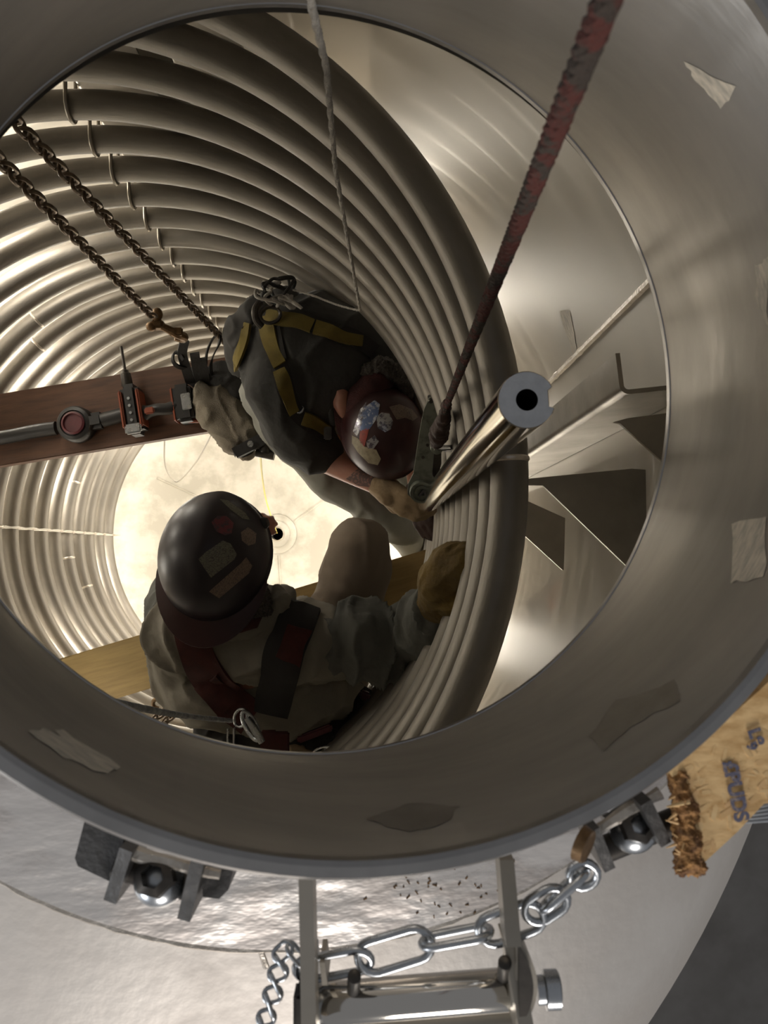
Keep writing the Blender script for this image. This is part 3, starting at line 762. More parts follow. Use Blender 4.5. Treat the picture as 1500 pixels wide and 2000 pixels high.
MB().lathe([(0, .012), (.006, .012), (.007, .007), (.013, .006), (.014, -.012), (0, -.012)], pc, nrm, 24).build('pawl_disc', 'toolgreen', lt)
MB().tube([pc, P(872, 874, 1.62), P(884, 873, 1.58)], [.006, .005, .005], 10).build('pawl_pin', 'darksteel', lt)
MB().tube([pc-nrm*.01, P(870, 880, 1.64), P(884, 880, 1.60)], [.004, .003, .003], 10).build('pawl_pin', 'darksteel', lt)
MB().prism([P(848, 885, 1.74), P(862, 882, 1.74), P(862, 905, 1.78), P(852, 945, 1.82), P(846, 950, 1.82), P(845, 920, 1.8)], -nrm*.01).build('frame_arm', 'darksteel', lt)
# loose dark sleeve over the rope end
sl = thing('rope_end_sleeve', 'dark worn sleeve over the end of the red rope beside the lever', 'sleeve', P(860, 840, 1.5))
voxel_blob('sleeve_body', [('c', P(872, 790, 1.42), .010, P(868, 815, 1.46), .013), ('c', P(866, 818, 1.47), .014, P(857, 850, 1.55), .020), ('c', P(857, 850, 1.55), .018, P(852, 868, 1.6), .012)], 'brownglove', sl, .004, 3, .003, 40, 1)

# ================================================================ PEOPLE
def person(label, loc): return thing('person', label, 'person', loc)
def arm(sh, el, wr, r=(.052, .040, .026)): return [('c', sh, r[0], el, r[1]), ('c', el, r[1], wr, r[2])]
def hand_prims(wr, dir_, palm_n, curl, sc=1., thumb_side=1, rr=1., base=.0):
    """palm and five separate fingers; dir_ wrist->knuckles, palm_n out of the palm, curl in radians per joint"""
    d = V(dir_).normalized(); n = (V(palm_n)-V(palm_n).dot(d)*d).normalized(); s = d.cross(n)*thumb_side
    P_ = []
    kn = []
    for i, o in enumerate((.030, .010, -.010, -.029)):
        k = V(wr) + d*(.088-(.004 if i in (0, 3) else 0))*sc + s*o*sc
        kn.append(k); P_.append(('c', V(wr)+d*.02*sc+s*o*.55*sc, .0165*sc*rr, k, .0125*sc*rr))
    for i, (k, L) in enumerate(zip(kn, (.070, .080, .074, .058))):
        a = base; p = k
        for j, (ln, r_) in enumerate(((.45, .0105), (.31, .0095), (.24, .0085))):
            a += curl[min(i, len(curl)-1)][j]
            q = p + (d*math.cos(a)+n*math.sin(a))*L*ln*sc*1.15
            P_.append(('c', p, r_*sc*rr*1.05, q, r_*sc*rr)); p = q
    t0 = V(wr)+d*.028*sc+s*.026*sc+n*.004; t1 = t0+(d*.5+s*.75+n*.35).normalized()*.040*sc; t2 = t1+(d*.75+s*.25+n*.65).normalized()*.032*sc; t3 = t2+(d*.8+n*.7-s*.1).normalized()*.024*sc
    P_ += [('c', t0, .016*sc*rr, t1, .0125*sc*rr), ('c', t1, .012*sc*rr, t2, .0105*sc*rr), ('c', t2, .0105*sc*rr, t3, .009*sc*rr)]
    return P_
def head_prims(c, up, fwd, nk):
    up = V(up).normalized(); fwd = (V(fwd)-V(fwd).dot(up)*up).normalized(); s = fwd.cross(up)
    ax = (s, fwd, up)
    pr = [('e', c+up*.02, ax, (.078, .098, .095)), ('e', c-up*.045+fwd*.030, ax, (.060, .068, .072)), ('c', c-up*.095+fwd*.055, .026, c-up*.10+fwd*.075, .020),
          ('c', c-up*.005+fwd*.098, .011, c-up*.035+fwd*.115, .014), ('c', c-up*.07+fwd*.093+s*.018, .009, c-up*.07+fwd*.093-s*.018, .009),
          ('c', c-up*.008+fwd*.088+s*.036, .010, c-up*.008+fwd*.088+s*.024, .010), ('c', c-up*.008+fwd*.088-s*.036, .010, c-up*.008+fwd*.088-s*.024, .010)]
    for k in (-1, 1):
        pr += [('e', c-up*.02+s*.082*k-fwd*.005, (s, fwd, up), (.009, .019, .031)), ('c', c-up*.01+s*.086*k-fwd*.015, .007, c-up*.035+s*.086*k+fwd*.004, .006)]
    pr += [('c', c-up*.06-fwd*.02, .055, nk, .060)]
    return pr
def hard_hat(parent, c, up, brim, m, rad=(.116, .140, .125), brim_len=.075, brimm=None):
    """dome with rolled edge, crown ridge and a peak; c = centre of the rim plane"""
    up = V(up).normalized(); b = (V(brim)-V(brim).dot(up)*up).normalized(); s = b.cross(up); mb = MB(); seg = 56; vs = []; fs = []
    prof = [(1.045, -.10), (1.03, -.10), (1.0, -.04), (1.0, .0)] + [(math.cos(t), math.sin(t)) for t in [PI/2*i/14 for i in range(1, 14)]]
    for r, z in prof:
        for j in range(seg):
            a = 2*PI*j/seg; rid = 1+.012*math.exp(-((math.cos(a)*r)/.16)**2)*(z > .3)
            vs.append(c + s*(rad[0]*r*math.cos(a)*rid) + b*(rad[1]*r*math.sin(a)*rid) + up*(rad[2]*z*rid if z > 0 else .12*z))
    k = len(prof)
    for i in range(k-1):
        for j in range(seg): fs.append((i*seg+j, i*seg+(j+1) % seg, (i+1)*seg+(j+1) % seg, (i+1)*seg+j))
    vs.append(c+up*rad[2]*1.012); fs += [((k-1)*seg+j, (k-1)*seg+(j+1) % seg, len(vs)-1) for j in range(seg)]
    # inner skin
    o0 = len(vs)
    for r, z in [(.96, -.08), (.95, .3), (.75, .62), (.4, .86)]:
        for j in range(seg): a = 2*PI*j/seg; vs.append(c+s*rad[0]*r*math.cos(a)+b*rad[1]*r*math.sin(a)+up*(rad[2]*z if z > 0 else .12*z))
    for i in range(3):
        for j in range(seg): fs.append((o0+i*seg+j, o0+(i+1)*seg+j, o0+(i+1)*seg+(j+1) % seg, o0+i*seg+(j+1) % seg))
    for j in range(seg): fs.append((j, o0+j, o0+(j+1) % seg, (j+1) % seg))
    fs.append(tuple(o0+3*seg+j for j in range(seg)))
    dome = MB().add(vs, fs).build('hard_hat', m, parent, ang=60)
    vs = []; fs = []; n = 26
    for lay in (0, 1):
        for i in range(n+1):
            a = math.radians(12+156*i/n); g = max(0, math.sin((a-math.radians(12))/math.radians(156)*PI))**.7
            for t in (0, .5, 1):
                e = 1.0+(brim_len/rad[1])*g*t
                vs.append(c + s*rad[0]*math.cos(a)*(1.02+(e-1)*.55) + b*rad[1]*math.sin(a)*e + up*(-.008-.012*t*g-lay*.004))
    N = (n+1)*3
    for i in range(n):
        for t in (0, 1):
            q = i*3+t; fs += [(q, q+1, q+4, q+3), (N+q, N+q+3, N+q+4, N+q+1)]
        fs += [(i*3+2, N+i*3+2, N+i*3+5, i*3+5), (i*3, i*3+3, N+i*3+3, N+i*3)]
    fs += [(0, N, N+1, 1), (1, N+1, N+2, 2), (n*3, n*3+1, N+n*3+1, N+n*3), (n*3+1, n*3+2, N+n*3+2, N+n*3+1)]
    MB().add(vs, fs).build('hat_peak', brimm or m, dome)
    return dome
def stickers(dome, lst):
    hf = hitf(tree(dome))
    for poly, m in lst:
        mb = patch(poly, hf, .0012, 4, 3)
        if mb: mb.build('sticker', m, dome, merge=False)

# ---------------------------------------------------------------- crouching worker (lower left)
L1 = person('crouching worker in khaki shirt and red harness, reaching a yellow glove to the coil', P(560, 1420, 2.25))
upv = V((.02, .30, .95)); fw = V((.12, .95, -.30))
hc = P(418, 1082, 1.62); nk = P(465, 1195, 1.76)
shR, elR, wrR = P(655, 1264, 1.78), P(822, 1264, 1.80), P(862, 1175, 1.52)
shL, elL, wrL = P(350, 1232, 1.80), P(335, 1165, 1.98), P(440, 1080, 2.02)
hipR, kR, anR = P(625, 1395, 2.12), P(702, 1064, 1.96), P(700, 1165, 2.40)
hipL, kL, anL = P(490, 1395, 2.12), P(430, 1105, 2.0), P(440, 1170, 2.40)
chest = P(485, 1275, 1.90); waist = P(545, 1385, 2.05)
hr = hand_prims(wrR, P(898, 1108, 1.34)-wrR, V((.9, .1, .1)), [(.5, .8, .6)]*4, 1.12, -1, 1.2)
body = head_prims(hc-upv*.02, upv, fw, nk) + arm(shR, elR, wrR) + arm(shL, elL, wrL) + hand_prims(wrL, V((.7, .6, -.2)), V((.2, -.1, -1)), [(.3, .4, .3)]*4) + hr + \
    [('c', nk, .058, chest, .10), ('c', chest, .125, waist, .12), ('c', shL, .06, shR, .06), ('c', waist, .12, (hipL+hipR)/2, .12),
     ('c', hipR, .085, kR, .058), ('c', kR, .056, anR, .038), ('c', hipL, .085, kL, .058), ('c', kL, .056, anL, .038),
     ('c', anR, .036, anR+V((.02, .12, -.03)), .03), ('c', anL, .036, anL+V((-.02, .12, -.03)), .03)]
voxel_blob('body', body, 'skin', L1, .0065, 3)
sh = voxel_blob('shirt', [('c', shL, .088, P(400, 1215, 1.78), .10), ('c', P(410, 1240, 1.8), .100, P(570, 1252, 1.8), .100), ('c', P(570, 1252, 1.79), .095, shR, .082),
      ('e', P(455, 1300, 1.95), (X_, Y_, Z_), (.205, .16, .16)), ('e', P(560, 1320, 1.95), (X_, Y_, Z_), (.19, .155, .16)), ('e', P(530, 1385, 2.02), (X_, Y_, Z_), (.20, .09, .10)),
      ('c', P(342, 1265, 1.82), .075, P(352, 1330, 1.95), .07), ('c', nk, .082, P(500, 1190, 1.74), .070), ('c', P(520, 1185, 1.74), .055, P(545, 1175, 1.76), .035)],
      'khaki', L1, .007, 3, .019, 7, 1)
sl1 = voxel_blob('sleeve', [('c', P(705, 1252, 1.75), .092, P(770, 1260, 1.77), .084), ('c', P(770, 1260, 1.77), .084, elR, .080), ('c', elR, .080, P(852, 1208, 1.60), .070), ('c', P(848, 1210, 1.60), .070, P(862, 1170, 1.5), .052)],
      'khakidark', L1, .006, 2, .020, 11, 3, stretch=(1.6, .8, 1), label='dark grey green sleeve of the reaching arm')
voxel_blob('sleeve', [('c', shL, .078, elL, .062), ('c', elL, .060, wrL, .045)], 'khakidark', L1, .007, 3, .010, 9, 4)
voxel_blob('collar', [('c', P(530, 1205, 1.72), .022, P(552, 1172, 1.70), .020), ('c', P(552, 1172, 1.70), .018, P(540, 1152, 1.72), .014), ('c', P(530, 1205, 1.72), .02, P(480, 1232, 1.70), .02), ('c', P(480, 1232, 1.7), .018, P(420, 1238, 1.72), .018)], 'khaki', L1, .005, 2, .004, 20, 2)
voxel_blob('trousers', [('c', hipR, .115, P(672, 1200, 2.03), .095), ('c', P(672, 1200, 2.03), .095, P(698, 1100, 1.97), .086), ('c', P(698, 1100, 1.97), .086, kR+V((0, -.008, 0)), .079),
      ('c', kR, .073, anR, .062), ('c', hipL, .115, kL, .078), ('c', kL, .075, anL, .062), ('c', hipL, .12, hipR, .12)], 'tanpants', L1, .008, 8, .007, 9, 6)
for an, s in ((anR, 1), (anL, -1)):
    ft = V((.02*s, 1, 0)).normalized(); sd = ft.cross(Z_); c = V((an.x, an.y, YZ))
    voxel_blob('boot', [('c', c+Z_*.05-ft*.03, .044, c+Z_*.13-ft*.02, .046), ('c', c+Z_*.045-ft*.02, .042, c+Z_*.038+ft*.12, .034), ('b', c+Z_*.013+ft*.05, (.09, .25, .024), (sd, ft, Z_), .008)], 'boot', L1, .007, 2)
# glove gripping the coil: cuff and five fingers closing round the pipe
gl = hand_prims(wrR, P(898, 1108, 1.34)-wrR, V((.9, .1, .1)), [(.5, .8, .6)]*4, 1.16, -1, 1.45)
gl += [('c', P(862, 1168, 1.50), .050, P(870, 1130, 1.42), .050), ('c', P(870, 1130, 1.42), .050, P(888, 1100, 1.38), .040), ('c', P(880, 1110, 1.40), .046, P(915, 1100, 1.36), .040)]
voxel_blob('glove', gl, 'yellowglove', L1, .005, 2, .004, 18, 8, label='mustard leather glove gripping the coil')
hat = hard_hat(L1, hc-upv*.012+V((0, 0, 0)), upv, V((-.12, -1, -.1)), 'helmet', (.116, .138, .128), .055, 'helmetred')
stickers(hat, [([(388, 1092), (402, 1078), (435, 1056), (450, 1062), (462, 1082), (458, 1092), (412, 1128), (398, 1108)], 'stickA'),
               ([(408, 1155), (470, 1100), (480, 1088), (492, 1105), (485, 1120), (428, 1168)], 'stickB'),
               ([(413, 1020), (425, 1008), (442, 1008), (456, 1022), (452, 1042), (440, 1046), (422, 1038)], 'stickC'),
               ([(306, 1076), (322, 1088), (338, 1118), (332, 1132), (314, 1122), (305, 1100)], 'stickD'),
               ([(470, 1040), (484, 1030), (500, 1042), (498, 1062), (484, 1066), (472, 1056)], 'stickB'),
               ([(428, 975), (445, 978), (478, 1002), (488, 1016), (474, 1014), (450, 996)], 'stickA')])
cap = voxel_blob('neck_cloth', [('e', P(405, 1190, 1.67), (X_, (Y_+Z_*.5).normalized(), (Z_-Y_*.5).normalized()), (.088, .062, .035)), ('e', P(375, 1212, 1.68), (X_, Y_, Z_), (.058, .042, .030)), ('e', P(455, 1195, 1.69), (X_, Y_, Z_), (.070, .050, .035))],
      'cap', L1, .005, 4, .005, 14, 4, label='dark maroon cap peak hanging over the neck')
voxel_blob('hair', [('c', P(505, 1150, 1.68), .022, P(515, 1185, 1.69), .024), ('c', P(490, 1195, 1.69), .024, P(515, 1180, 1.69), .022)], 'hair', L1, .005, 1, .008, 50, 4)
MB().lathe([(0, .012), (.009, .011), (.013, .005), (.013, -.008), (.010, -.018)], P(514, 1022, 1.63), V((1, .3, .2)), 16).build('ear_muff', 'toolblack', L1)
bv = tree(sh, sl1)
strap('harness_strap', [(372, 1225), (380, 1262), (398, 1305), (430, 1350), (470, 1385), (492, 1402)], [62, 70], bv, 'redstrap', L1, .004, label='wide dark red harness strap')
strap('harness_strap', [(590, 1180), (575, 1225), (555, 1280), (540, 1340), (528, 1395)], [80, 66], bv, 'blackstrap', L1, .007, label='wide black harness strap over the right shoulder')
strap('harness_pad', [(584, 1228), (572, 1262), (560, 1288)], [46, 46], bv, 'redstrap', L1, .013, label='dark red pad on the strap')
strap('harness_pad', [(404, 1325), (425, 1352), (452, 1376)], [52, 56], bv, 'redstrap', L1, .010, label='dark red pad on the strap')
# belt, bags and hardware behind the waist
bl = voxel_blob('belt', [('c', P(405, 1418, 1.98), .045, P(470, 1440, 1.95), .045), ('c', P(470, 1440, 1.95), .045, P(620, 1445, 1.95), .045), ('c', P(620, 1445, 1.95), .05, P(690, 1405, 2.0), .05), ('c', P(690, 1405, 2.0), .045, P(700, 1360, 2.05), .035)], 'blackstrap', L1, .007, 3, .012, 14, 4)
for x0, y0, x1, y1, d in ((515, 1430, 535, 1482, 1.80), (548, 1425, 550, 1492, 1.80)):
    MB().box((P(x0, y0, d)+P(x1, y1, d))/2, (.038, .07, .02), bev=.004).build('leather_tab', 'redstrap', L1)
MB().box(P(615, 1432, 1.86), (.09, .018, .02), (V((.93, .35, 0)), V((-.35, .93, 0)), Z_), bev=.004).build('red_tab', 'toolred', L1)
MB().box(P(712, 1358, 1.99), (.03, .022, .02), (V((.93, -.35, 0)), V((.35, .93, 0)), Z_), bev=.006).build('red_tab', 'toolred', L1)
def ring(c, u, v, a, b, r, m, name, parent):
    c = V(c); u = V(u).normalized(); v = V(v).normalized()
    return MB().tube([c+u*a*math.cos(t)+v*b*math.sin(t) for t in [2*PI*i/28 for i in range(28)]], r, 8, closed=True).build(name, m, parent)
ring(P(470, 1402, 1.76), V((.3, .9, .2)), V((.9, -.3, .3)), .022, .016, .0035, 'zinc', 'dorsal_ring', L1)
ring(P(490, 1418, 1.74), V((.5, -.8, .2)), V((.8, .5, .1)), .036, .013, .0045, 'zinc', 'snap_hook', L1)
MB().tube([P(482, 1402, 1.73), P(498, 1425, 1.73), P(512, 1450, 1.73)], [.007, .009, .008], 12).build('snap_hook_gate', 'zinc', L1)
for x in (445, 457): MB().box(P(x, 1448, 1.76), (.0035, .06, .012)).build('buckle_bar', 'zinc', L1)
ring(P(662, 1462, 1.85), V((1, .12, .1)), V((0, 1, .1)), .034, .010, .003, 'zinc', 'carabiner', L1)
ring(P(632, 1466, 1.85), V((1, .2, .1)), V((0, 1, .1)), .024, .009, .003, 'zinc', 'carabiner', L1)
for x, y in ((395, 1398), (388, 1392), (402, 1406)): ring(P(x, y, 1.9), V((.3, 1, 0)), V((.2, 0, 1)), .014, .008, .003, 'zinc', 'adjuster_ring', L1)
voxel_blob('work_cloth', [('c', P(575, 1470, 1.86), .022, P(600, 1480, 1.86), .02)], 'creamglove', L1, .005, 1, .006, 40, 4, label='pale cloth tucked in the belt')

# ---------------------------------------------------------------- bent-over worker (centre)
U1 = person('bent-over worker in charcoal t-shirt and yellow harness working the lever', P(480, 760, 2.35))
uph = V((.22, -.42, .88)); fwh = V((.55, -.75, -.35))
hc = P(752, 848, 2.07); nk = P(690, 755, 2.08)
sR, eR, wR = P(545, 745, 2.05), P(615, 885, 2.22), P(742, 948, 2.14)
sL, eL, wL = P(740, 690, 2.12), P(800, 790, 2.34), P(815, 960, 2.26)
ch = P(610, 710, 2.14); ws = P(550, 715, 2.26); pv = P(545, 760, 2.26)
kR, aR = P(745, 985, 2.42), P(812, 1072, 2.78)
kL, aL = P(745, 860, 2.45), P(790, 960, 2.85)
hR, hL = P(570, 815, 2.28), P(590, 750, 2.28)
hrp = hand_prims(wR, P(800, 990, 2.10)-wR, V((.3, .7, -.7)), [(.35, .7, .5)]*4, 1.05, -1, 1.1)
hlp = hand_prims(wL, P(832, 1015, 2.24)-wL, V((.2, .6, -.4)), [(.4, .7, .5)]*4, 1.05, 1, 1.2)
body = head_prims(hc-uph*.02, uph, fwh, nk) + arm(sR, eR, wR, (.050, .045, .030)) + arm(sL, eL, wL) + hrp + hlp + \
    [('c', nk, .06, ch, .08), ('c', ch, .085, ws, .075), ('c', sR, .05, sL, .05), ('c', ws, .075, pv, .085), ('c', hR, .075, kR, .055), ('c', kR, .054, aR, .038),
     ('c', hL, .085, kL, .055), ('c', kL, .054, aL, .038), ('c', aR, .036, aR+V((.05, -.09, -.03)), .03), ('c', aL, .036, aL+V((.05, -.09, -.03)), .03)]
ub = voxel_blob('body', body, 'skin', U1, .0065, 3)
us = voxel_blob('t_shirt', [('e', P(615, 700, 2.12), ((X_*.95-Y_*.3).normalized(), (X_*.3+Y_*.95).normalized(), Z_), (.205, .185, .15)), ('e', P(562, 685, 2.17), (X_, Y_, Z_), (.125, .165, .13)),
      ('c', P(520, 690, 2.14), .085, sR, .088), ('c', sR, .092, P(590, 850, 2.17), .086), ('c', P(575, 820, 2.15), .088, P(620, 878, 2.19), .068),
      ('e', P(700, 675, 2.14), ((X_*.8-Y_*.6).normalized(), (X_*.6+Y_*.8).normalized(), Z_), (.16, .11, .12)), ('c', P(700, 690, 2.12), .09, P(775, 715, 2.16), .066), ('c', P(775, 715, 2.16), .066, P(800, 780, 2.28), .058)],
      'greyshirt', U1, .007, 4, .012, 6, 12)
voxel_blob('trousers', [('c', P(540, 720, 2.30), .105, pv, .11), ('c', hR, .105, P(640, 920, 2.36), .085), ('c', P(640, 920, 2.36), .086, kR, .074), ('c', kR, .072, aR, .052), ('c', hL, .11, kL, .075), ('c', kL, .07, aL, .052), ('c', hR, .11, hL, .11)],
      'greypants', U1, .008, 4, .011, 8, 7)
voxel_blob('hip_bag', [('c', P(474, 645, 2.12), .052, P(505, 612, 2.08), .045), ('c', P(472, 655, 2.16), .05, P(476, 705, 2.2), .045), ('c', P(500, 610, 2.1), .04, P(560, 585, 2.08), .035)], 'darkpants', U1, .008, 3, .010, 12, 7)
for an in (aR, aL):
    c = an-Z_*.06; ft = V((.5, -.85, 0)).normalized(); sd = ft.cross(Z_)
    voxel_blob('boot', [('c', c+Z_*.06, .044, c+Z_*.11, .046), ('c', c+Z_*.03, .042, c+Z_*.02+ft*.12, .034), ('b', c-Z_*.01+ft*.05, (.09, .25, .024), (sd, ft, Z_), .008)], 'boot', U1, .007, 2)
bv = tree(us)
gl = hand_prims(wR, P(800, 990, 2.10)-wR, V((.3, .7, -.7)), [(.35, .7, .5)]*4, 1.08, -1, 1.3)+[('c', wR, .034, wR.lerp(P(800, 990, 2.10), .3), .040)]
voxel_blob('glove', gl, 'creamglove', U1, .0045, 1, .002, 20, 3, label='cream leather glove on the lever')
gl = hand_prims(wL, P(832, 1015, 2.24)-wL, V((.2, .6, -.4)), [(.4, .7, .5)]*4, 1.1, 1, 1.4)+[('c', wL, .036, wL.lerp(P(832, 1015, 2.24), .4), .042)]
voxel_blob('glove', gl, 'brownglove', U1, .0045, 1, .002, 20, 3, label='dark brown glove behind the drum')
tb = patch([(676, 935), (700, 915), (722, 922), (738, 935), (728, 952), (700, 948)], hitf(tree(ub)), .0012, 4, 3)
if tb: tb.build('forearm_tattoo', 'tattoo', U1, merge=False)
hat = hard_hat(U1, hc-uph*.012, uph, V((-.42, .9, -.1)), 'helmetred', (.112, .132, .12), .055, 'cap')
stickers(hat, [([(700, 820), (712, 796), (732, 782), (742, 790), (738, 815), (722, 838), (705, 842)], 'stickG'),
               ([(735, 815), (745, 806), (760, 808), (767, 822), (764, 838), (752, 844), (738, 836)], 'stickE'),
               ([(690, 842), (704, 800), (716, 785), (708, 830), (698, 852)], 'stickE'),
               ([(704, 842), (722, 834), (716, 858), (712, 872), (702, 862)], 'stickF'),
               ([(716, 862), (732, 850), (740, 862), (730, 876), (718, 876)], 'stickE'),
               ([(688, 850), (700, 856), (712, 872), (735, 878), (744, 896), (738, 908), (720, 904), (700, 884), (688, 866)], 'stickD'),
               ([(760, 795), (780, 790), (805, 800), (816, 815), (806, 822), (790, 816), (775, 820), (766, 806)], 'stickB')])
voxel_blob('head_cloth', [('e', P(722, 765, 2.05), ((X_*.6+Y_*.8), (X_*.8-Y_*.6), Z_), (.098, .050, .06)), ('c', P(678, 800, 2.1), .03, P(700, 760, 2.08), .04)], 'cap', U1, .006, 4, .004, 14, 4, label='dark maroon cloth under the hat')
voxel_blob('hair', [('c', P(718, 728, 2.02), .022, P(745, 715, 2.01), .026), ('c', P(745, 715, 2.01), .026, P(778, 735, 2.03), .022), ('c', P(775, 735, 2.03), .02, P(795, 765, 2.06), .016)], 'hair', U1, .0045, 1, .009, 60, 4)
voxel_blob('bare_neck', [('e', P(664, 762, 2.065), ((X_*.97+Y_*.2).normalized(), (Y_*.97-X_*.2).normalized(), Z_), (.032, .085, .055)), ('c', P(668, 800, 2.06), .02, P(690, 830, 2.08), .03)], 'skin', U1, .005, 2, .003, 20, 1, label='bare neck showing between shirt and hat')
voxel_blob('collar', [('c', P(652, 706, 2.01), .013, P(642, 760, 2.03), .016), ('c', P(642, 760, 2.03), .016, P(652, 822, 2.08), .014), ('c', P(652, 706, 2.01), .013, P(690, 700, 2.02), .014)], 'greyshirt', U1, .005, 2, .003, 20, 1)
for ln, wd, lb in (([(520, 620), (545, 625), (580, 628), (612, 640)], [26, 26], 0), ([(612, 640), (640, 648), (675, 662), (708, 668)], [27, 20], 0),
                   ([(520, 618), (528, 660), (540, 700), (548, 716)], [30, 26], 0), ([(545, 722), (556, 752), (566, 790), (574, 806)], [24, 22], 0), ([(590, 815), (615, 825), (640, 842)], [26, 26], 0)):
    strap('harness_strap', ln, wd, bv, 'yellowstrap', U1, .005)
strap('harness_strap', [(488, 635), (484, 665), (472, 700), (462, 722)], [16, 12], tree(us, ub), 'yellowstrap', U1, .012)
for ln in ([(545, 612), (590, 625), (625, 640), (690, 660), (735, 690)], [(520, 600), (535, 660), (552, 740), (578, 806), (640, 850)]):
    strap('harness_edge', ln, [36, 30], bv, 'blackstrap', U1, .0015, label='black backing of the harness')
ring(P(546, 718, 2.0), V((1, .2, 0)), V((0, 1, 0)), .009, .008, .003, 'zinc', 'harness_buckle', U1)
ring(P(585, 800, 2.02), V((1, .2, 0)), V((0, 1, 0)), .009, .008, .003, 'zinc', 'harness_buckle', U1)
MB().box(P(640, 846, 2.02), (.02, .034, .012), bev=.003).build('harness_buckle', 'darksteel', U1)
# knotted cords and hooks bunched at the dorsal ring
ring(P(528, 615, 1.97), V((1, .3, 0)), V((-.3, 1, .3)), .026, .020, .005, 'darksteel', 'dorsal_ring', U1)
kb = random.Random(7)
for i in range(7):
    cx, cy = 540+kb.uniform(-22, 40), 570+kb.uniform(-14, 18); pts = []
    for j in range(7): pts.append(P(cx+kb.uniform(-24, 26), cy+kb.uniform(-18, 20), 1.95+kb.uniform(-.03, .04)))
    MB().tube(catmull(pts, 6, True), .0042, 7, closed=True).build('cord_coil', 'whiterope' if i % 3 else 'blackcloth', U1)
MB().tube(catmull([P(508, 590, 1.98), P(498, 605, 1.96), P(500, 625, 1.97), P(512, 638, 1.98)], 5), .009, 10).build('snap_hook', 'darksteel', U1)
# ================================================================ OUTSIDE, ROUND THE MANWAY
def hp(px, py, off=0.):                      # where a sight line meets the outer head
    r = ray(px, py); t = .3
    for i in range(4000):
        q = CAM+r*t
        if q.z <= head_zo(min(math.hypot(q.x, q.y), 1.07))+.010+off: break
        t += .0005
    return q
ext = V((0, 0, 0))
# pad segment seam
path = [hp(x, y) for x, y in ((520, 1888), (505, 1840), (497, 1780), (490, 1735))]
bead(catmull(path, 8), .003).build('weld_bead', 'weld', pad)
# metal shavings scattered on the pad
mb = MB(); rr = random.Random(3)
for i in range(46):
    c = hp(rr.gauss(850, 75), rr.gauss(1735, 28), .008); d = V((rr.uniform(-1, 1), rr.uniform(-1, 1), 0)).normalized(); L = rr.uniform(.001, .004)
    mb.box(c, (L, .0009, .0008), (d, Z_.cross(d), Z_))
o = mb.build('metal_shavings', 'brass', loc=hp(850, 1740)); tag(o, 'scattered tiny metal shavings on the polished pad', 'shavings'); o['kind'] = 'stuff'

def bar(poly_px, d, th_dir, th): return [P(x, y, d) for x, y in poly_px]
# hinge: two upright flat arms carrying a round bar
hg = thing('cover_hinge', 'cover hinge with two flat arms and a round bar below the manway rim', 'hinge', hp(800, 1960))
def arm_plate(x0, x1, ytop, ybot, lab=None):
    a = P(x0, ytop, .475); b = P(x1, ybot, .455); d = (b-a); d.z = 0; d = d.normalized(); s = Z_.cross(d)*.0045
    top = [a, a.lerp(b, .5), b]; za = a.z-.022; zb = b.z-.022
    poly = [a, b, V((b.x, b.y, zb)), V((a.x, a.y, za))]
    return MB().prism([p-s for p in poly], s*2)
arm_plate(597, 604, 1712, 2070).build('hinge_arm', 'plate', hg)
arm_plate(990, 1004, 1680, 1850).build('hinge_arm', 'plate', hg)
arm_plate(997, 1040, 1835, 2070).build('hinge_arm', 'plate', hg)
b0 = P(625, 1962, .50); b1 = P(1030, 1930, .50); bd = (b1-b0).normalized()
MB().tube([b0, b0+bd*.004, b1-bd*.004, b1], [.0115, .0130, .0130, .0115], 32).build('round_bar', 'polish', hg)
MB().tube([b0+V((0, -.022, -.006)), b1+V((0, -.022, -.006))], .010, 24).build('round_bar', 'plate', hg)
for x, y, dx in ((690, 1935, 2), (983, 1908, 3)):
    a = P(x, y, .495); t = P(x+dx, y-28, .468)
    MB().tube([a, t, t+(t-a)*.02], [.0042, .0042, .003], 14).build('set_screw', 'darksteel', hg)
    MB().lathe([(0, -.001), (.0024, -.001), (.0024, .0004)], t, (t-a).normalized(), 6).build('screw_socket', 'hole', hg)
# lens shaped knuckle
kp = []
for i in range(25):
    t = i/24; kp.append((1008+42*max(0, math.sin(PI*t))**.8, 1832+190*t))
kn_ = [P(x, y, .468) for x, y in kp]; 
MB().prism(kn_, (-.0, 0, -.05)).build('knuckle_plate', 'plate', hg)
MB().prism([P(x-8, y+3, .462) for x, y in kp[2:-2]], (0, 0, -.004)).build('knuckle_face', 'darksteel', hg)
MB().tube([P(1048, 1934, .49), P(1062, 1933, .49), P(1064, 1933, .49), P(1090, 1932, .49), P(1092, 1932, .49)], [.0085, .0085, .0115, .0115, .010], 28).build('pivot_cap', 'zinc', hg)
MB().box(P(586, 1975, .49), (.007, .03, .02), bev=.002).build('hinge_tab', 'darksteel', hg)
MB().prism([P(598, 1880, .487), P(615, 1880, .487), P(630, 2060, .487), P(612, 2060, .487)], (0, 0, -.03)).build('link_plate', 'zinc', hg)
MB().prism([P(624, 1880, .485), P(634, 1880, .485), P(640, 1925, .485), P(629, 1925, .485)], (0, 0, -.03)).build('link_plate', 'plate', hg)

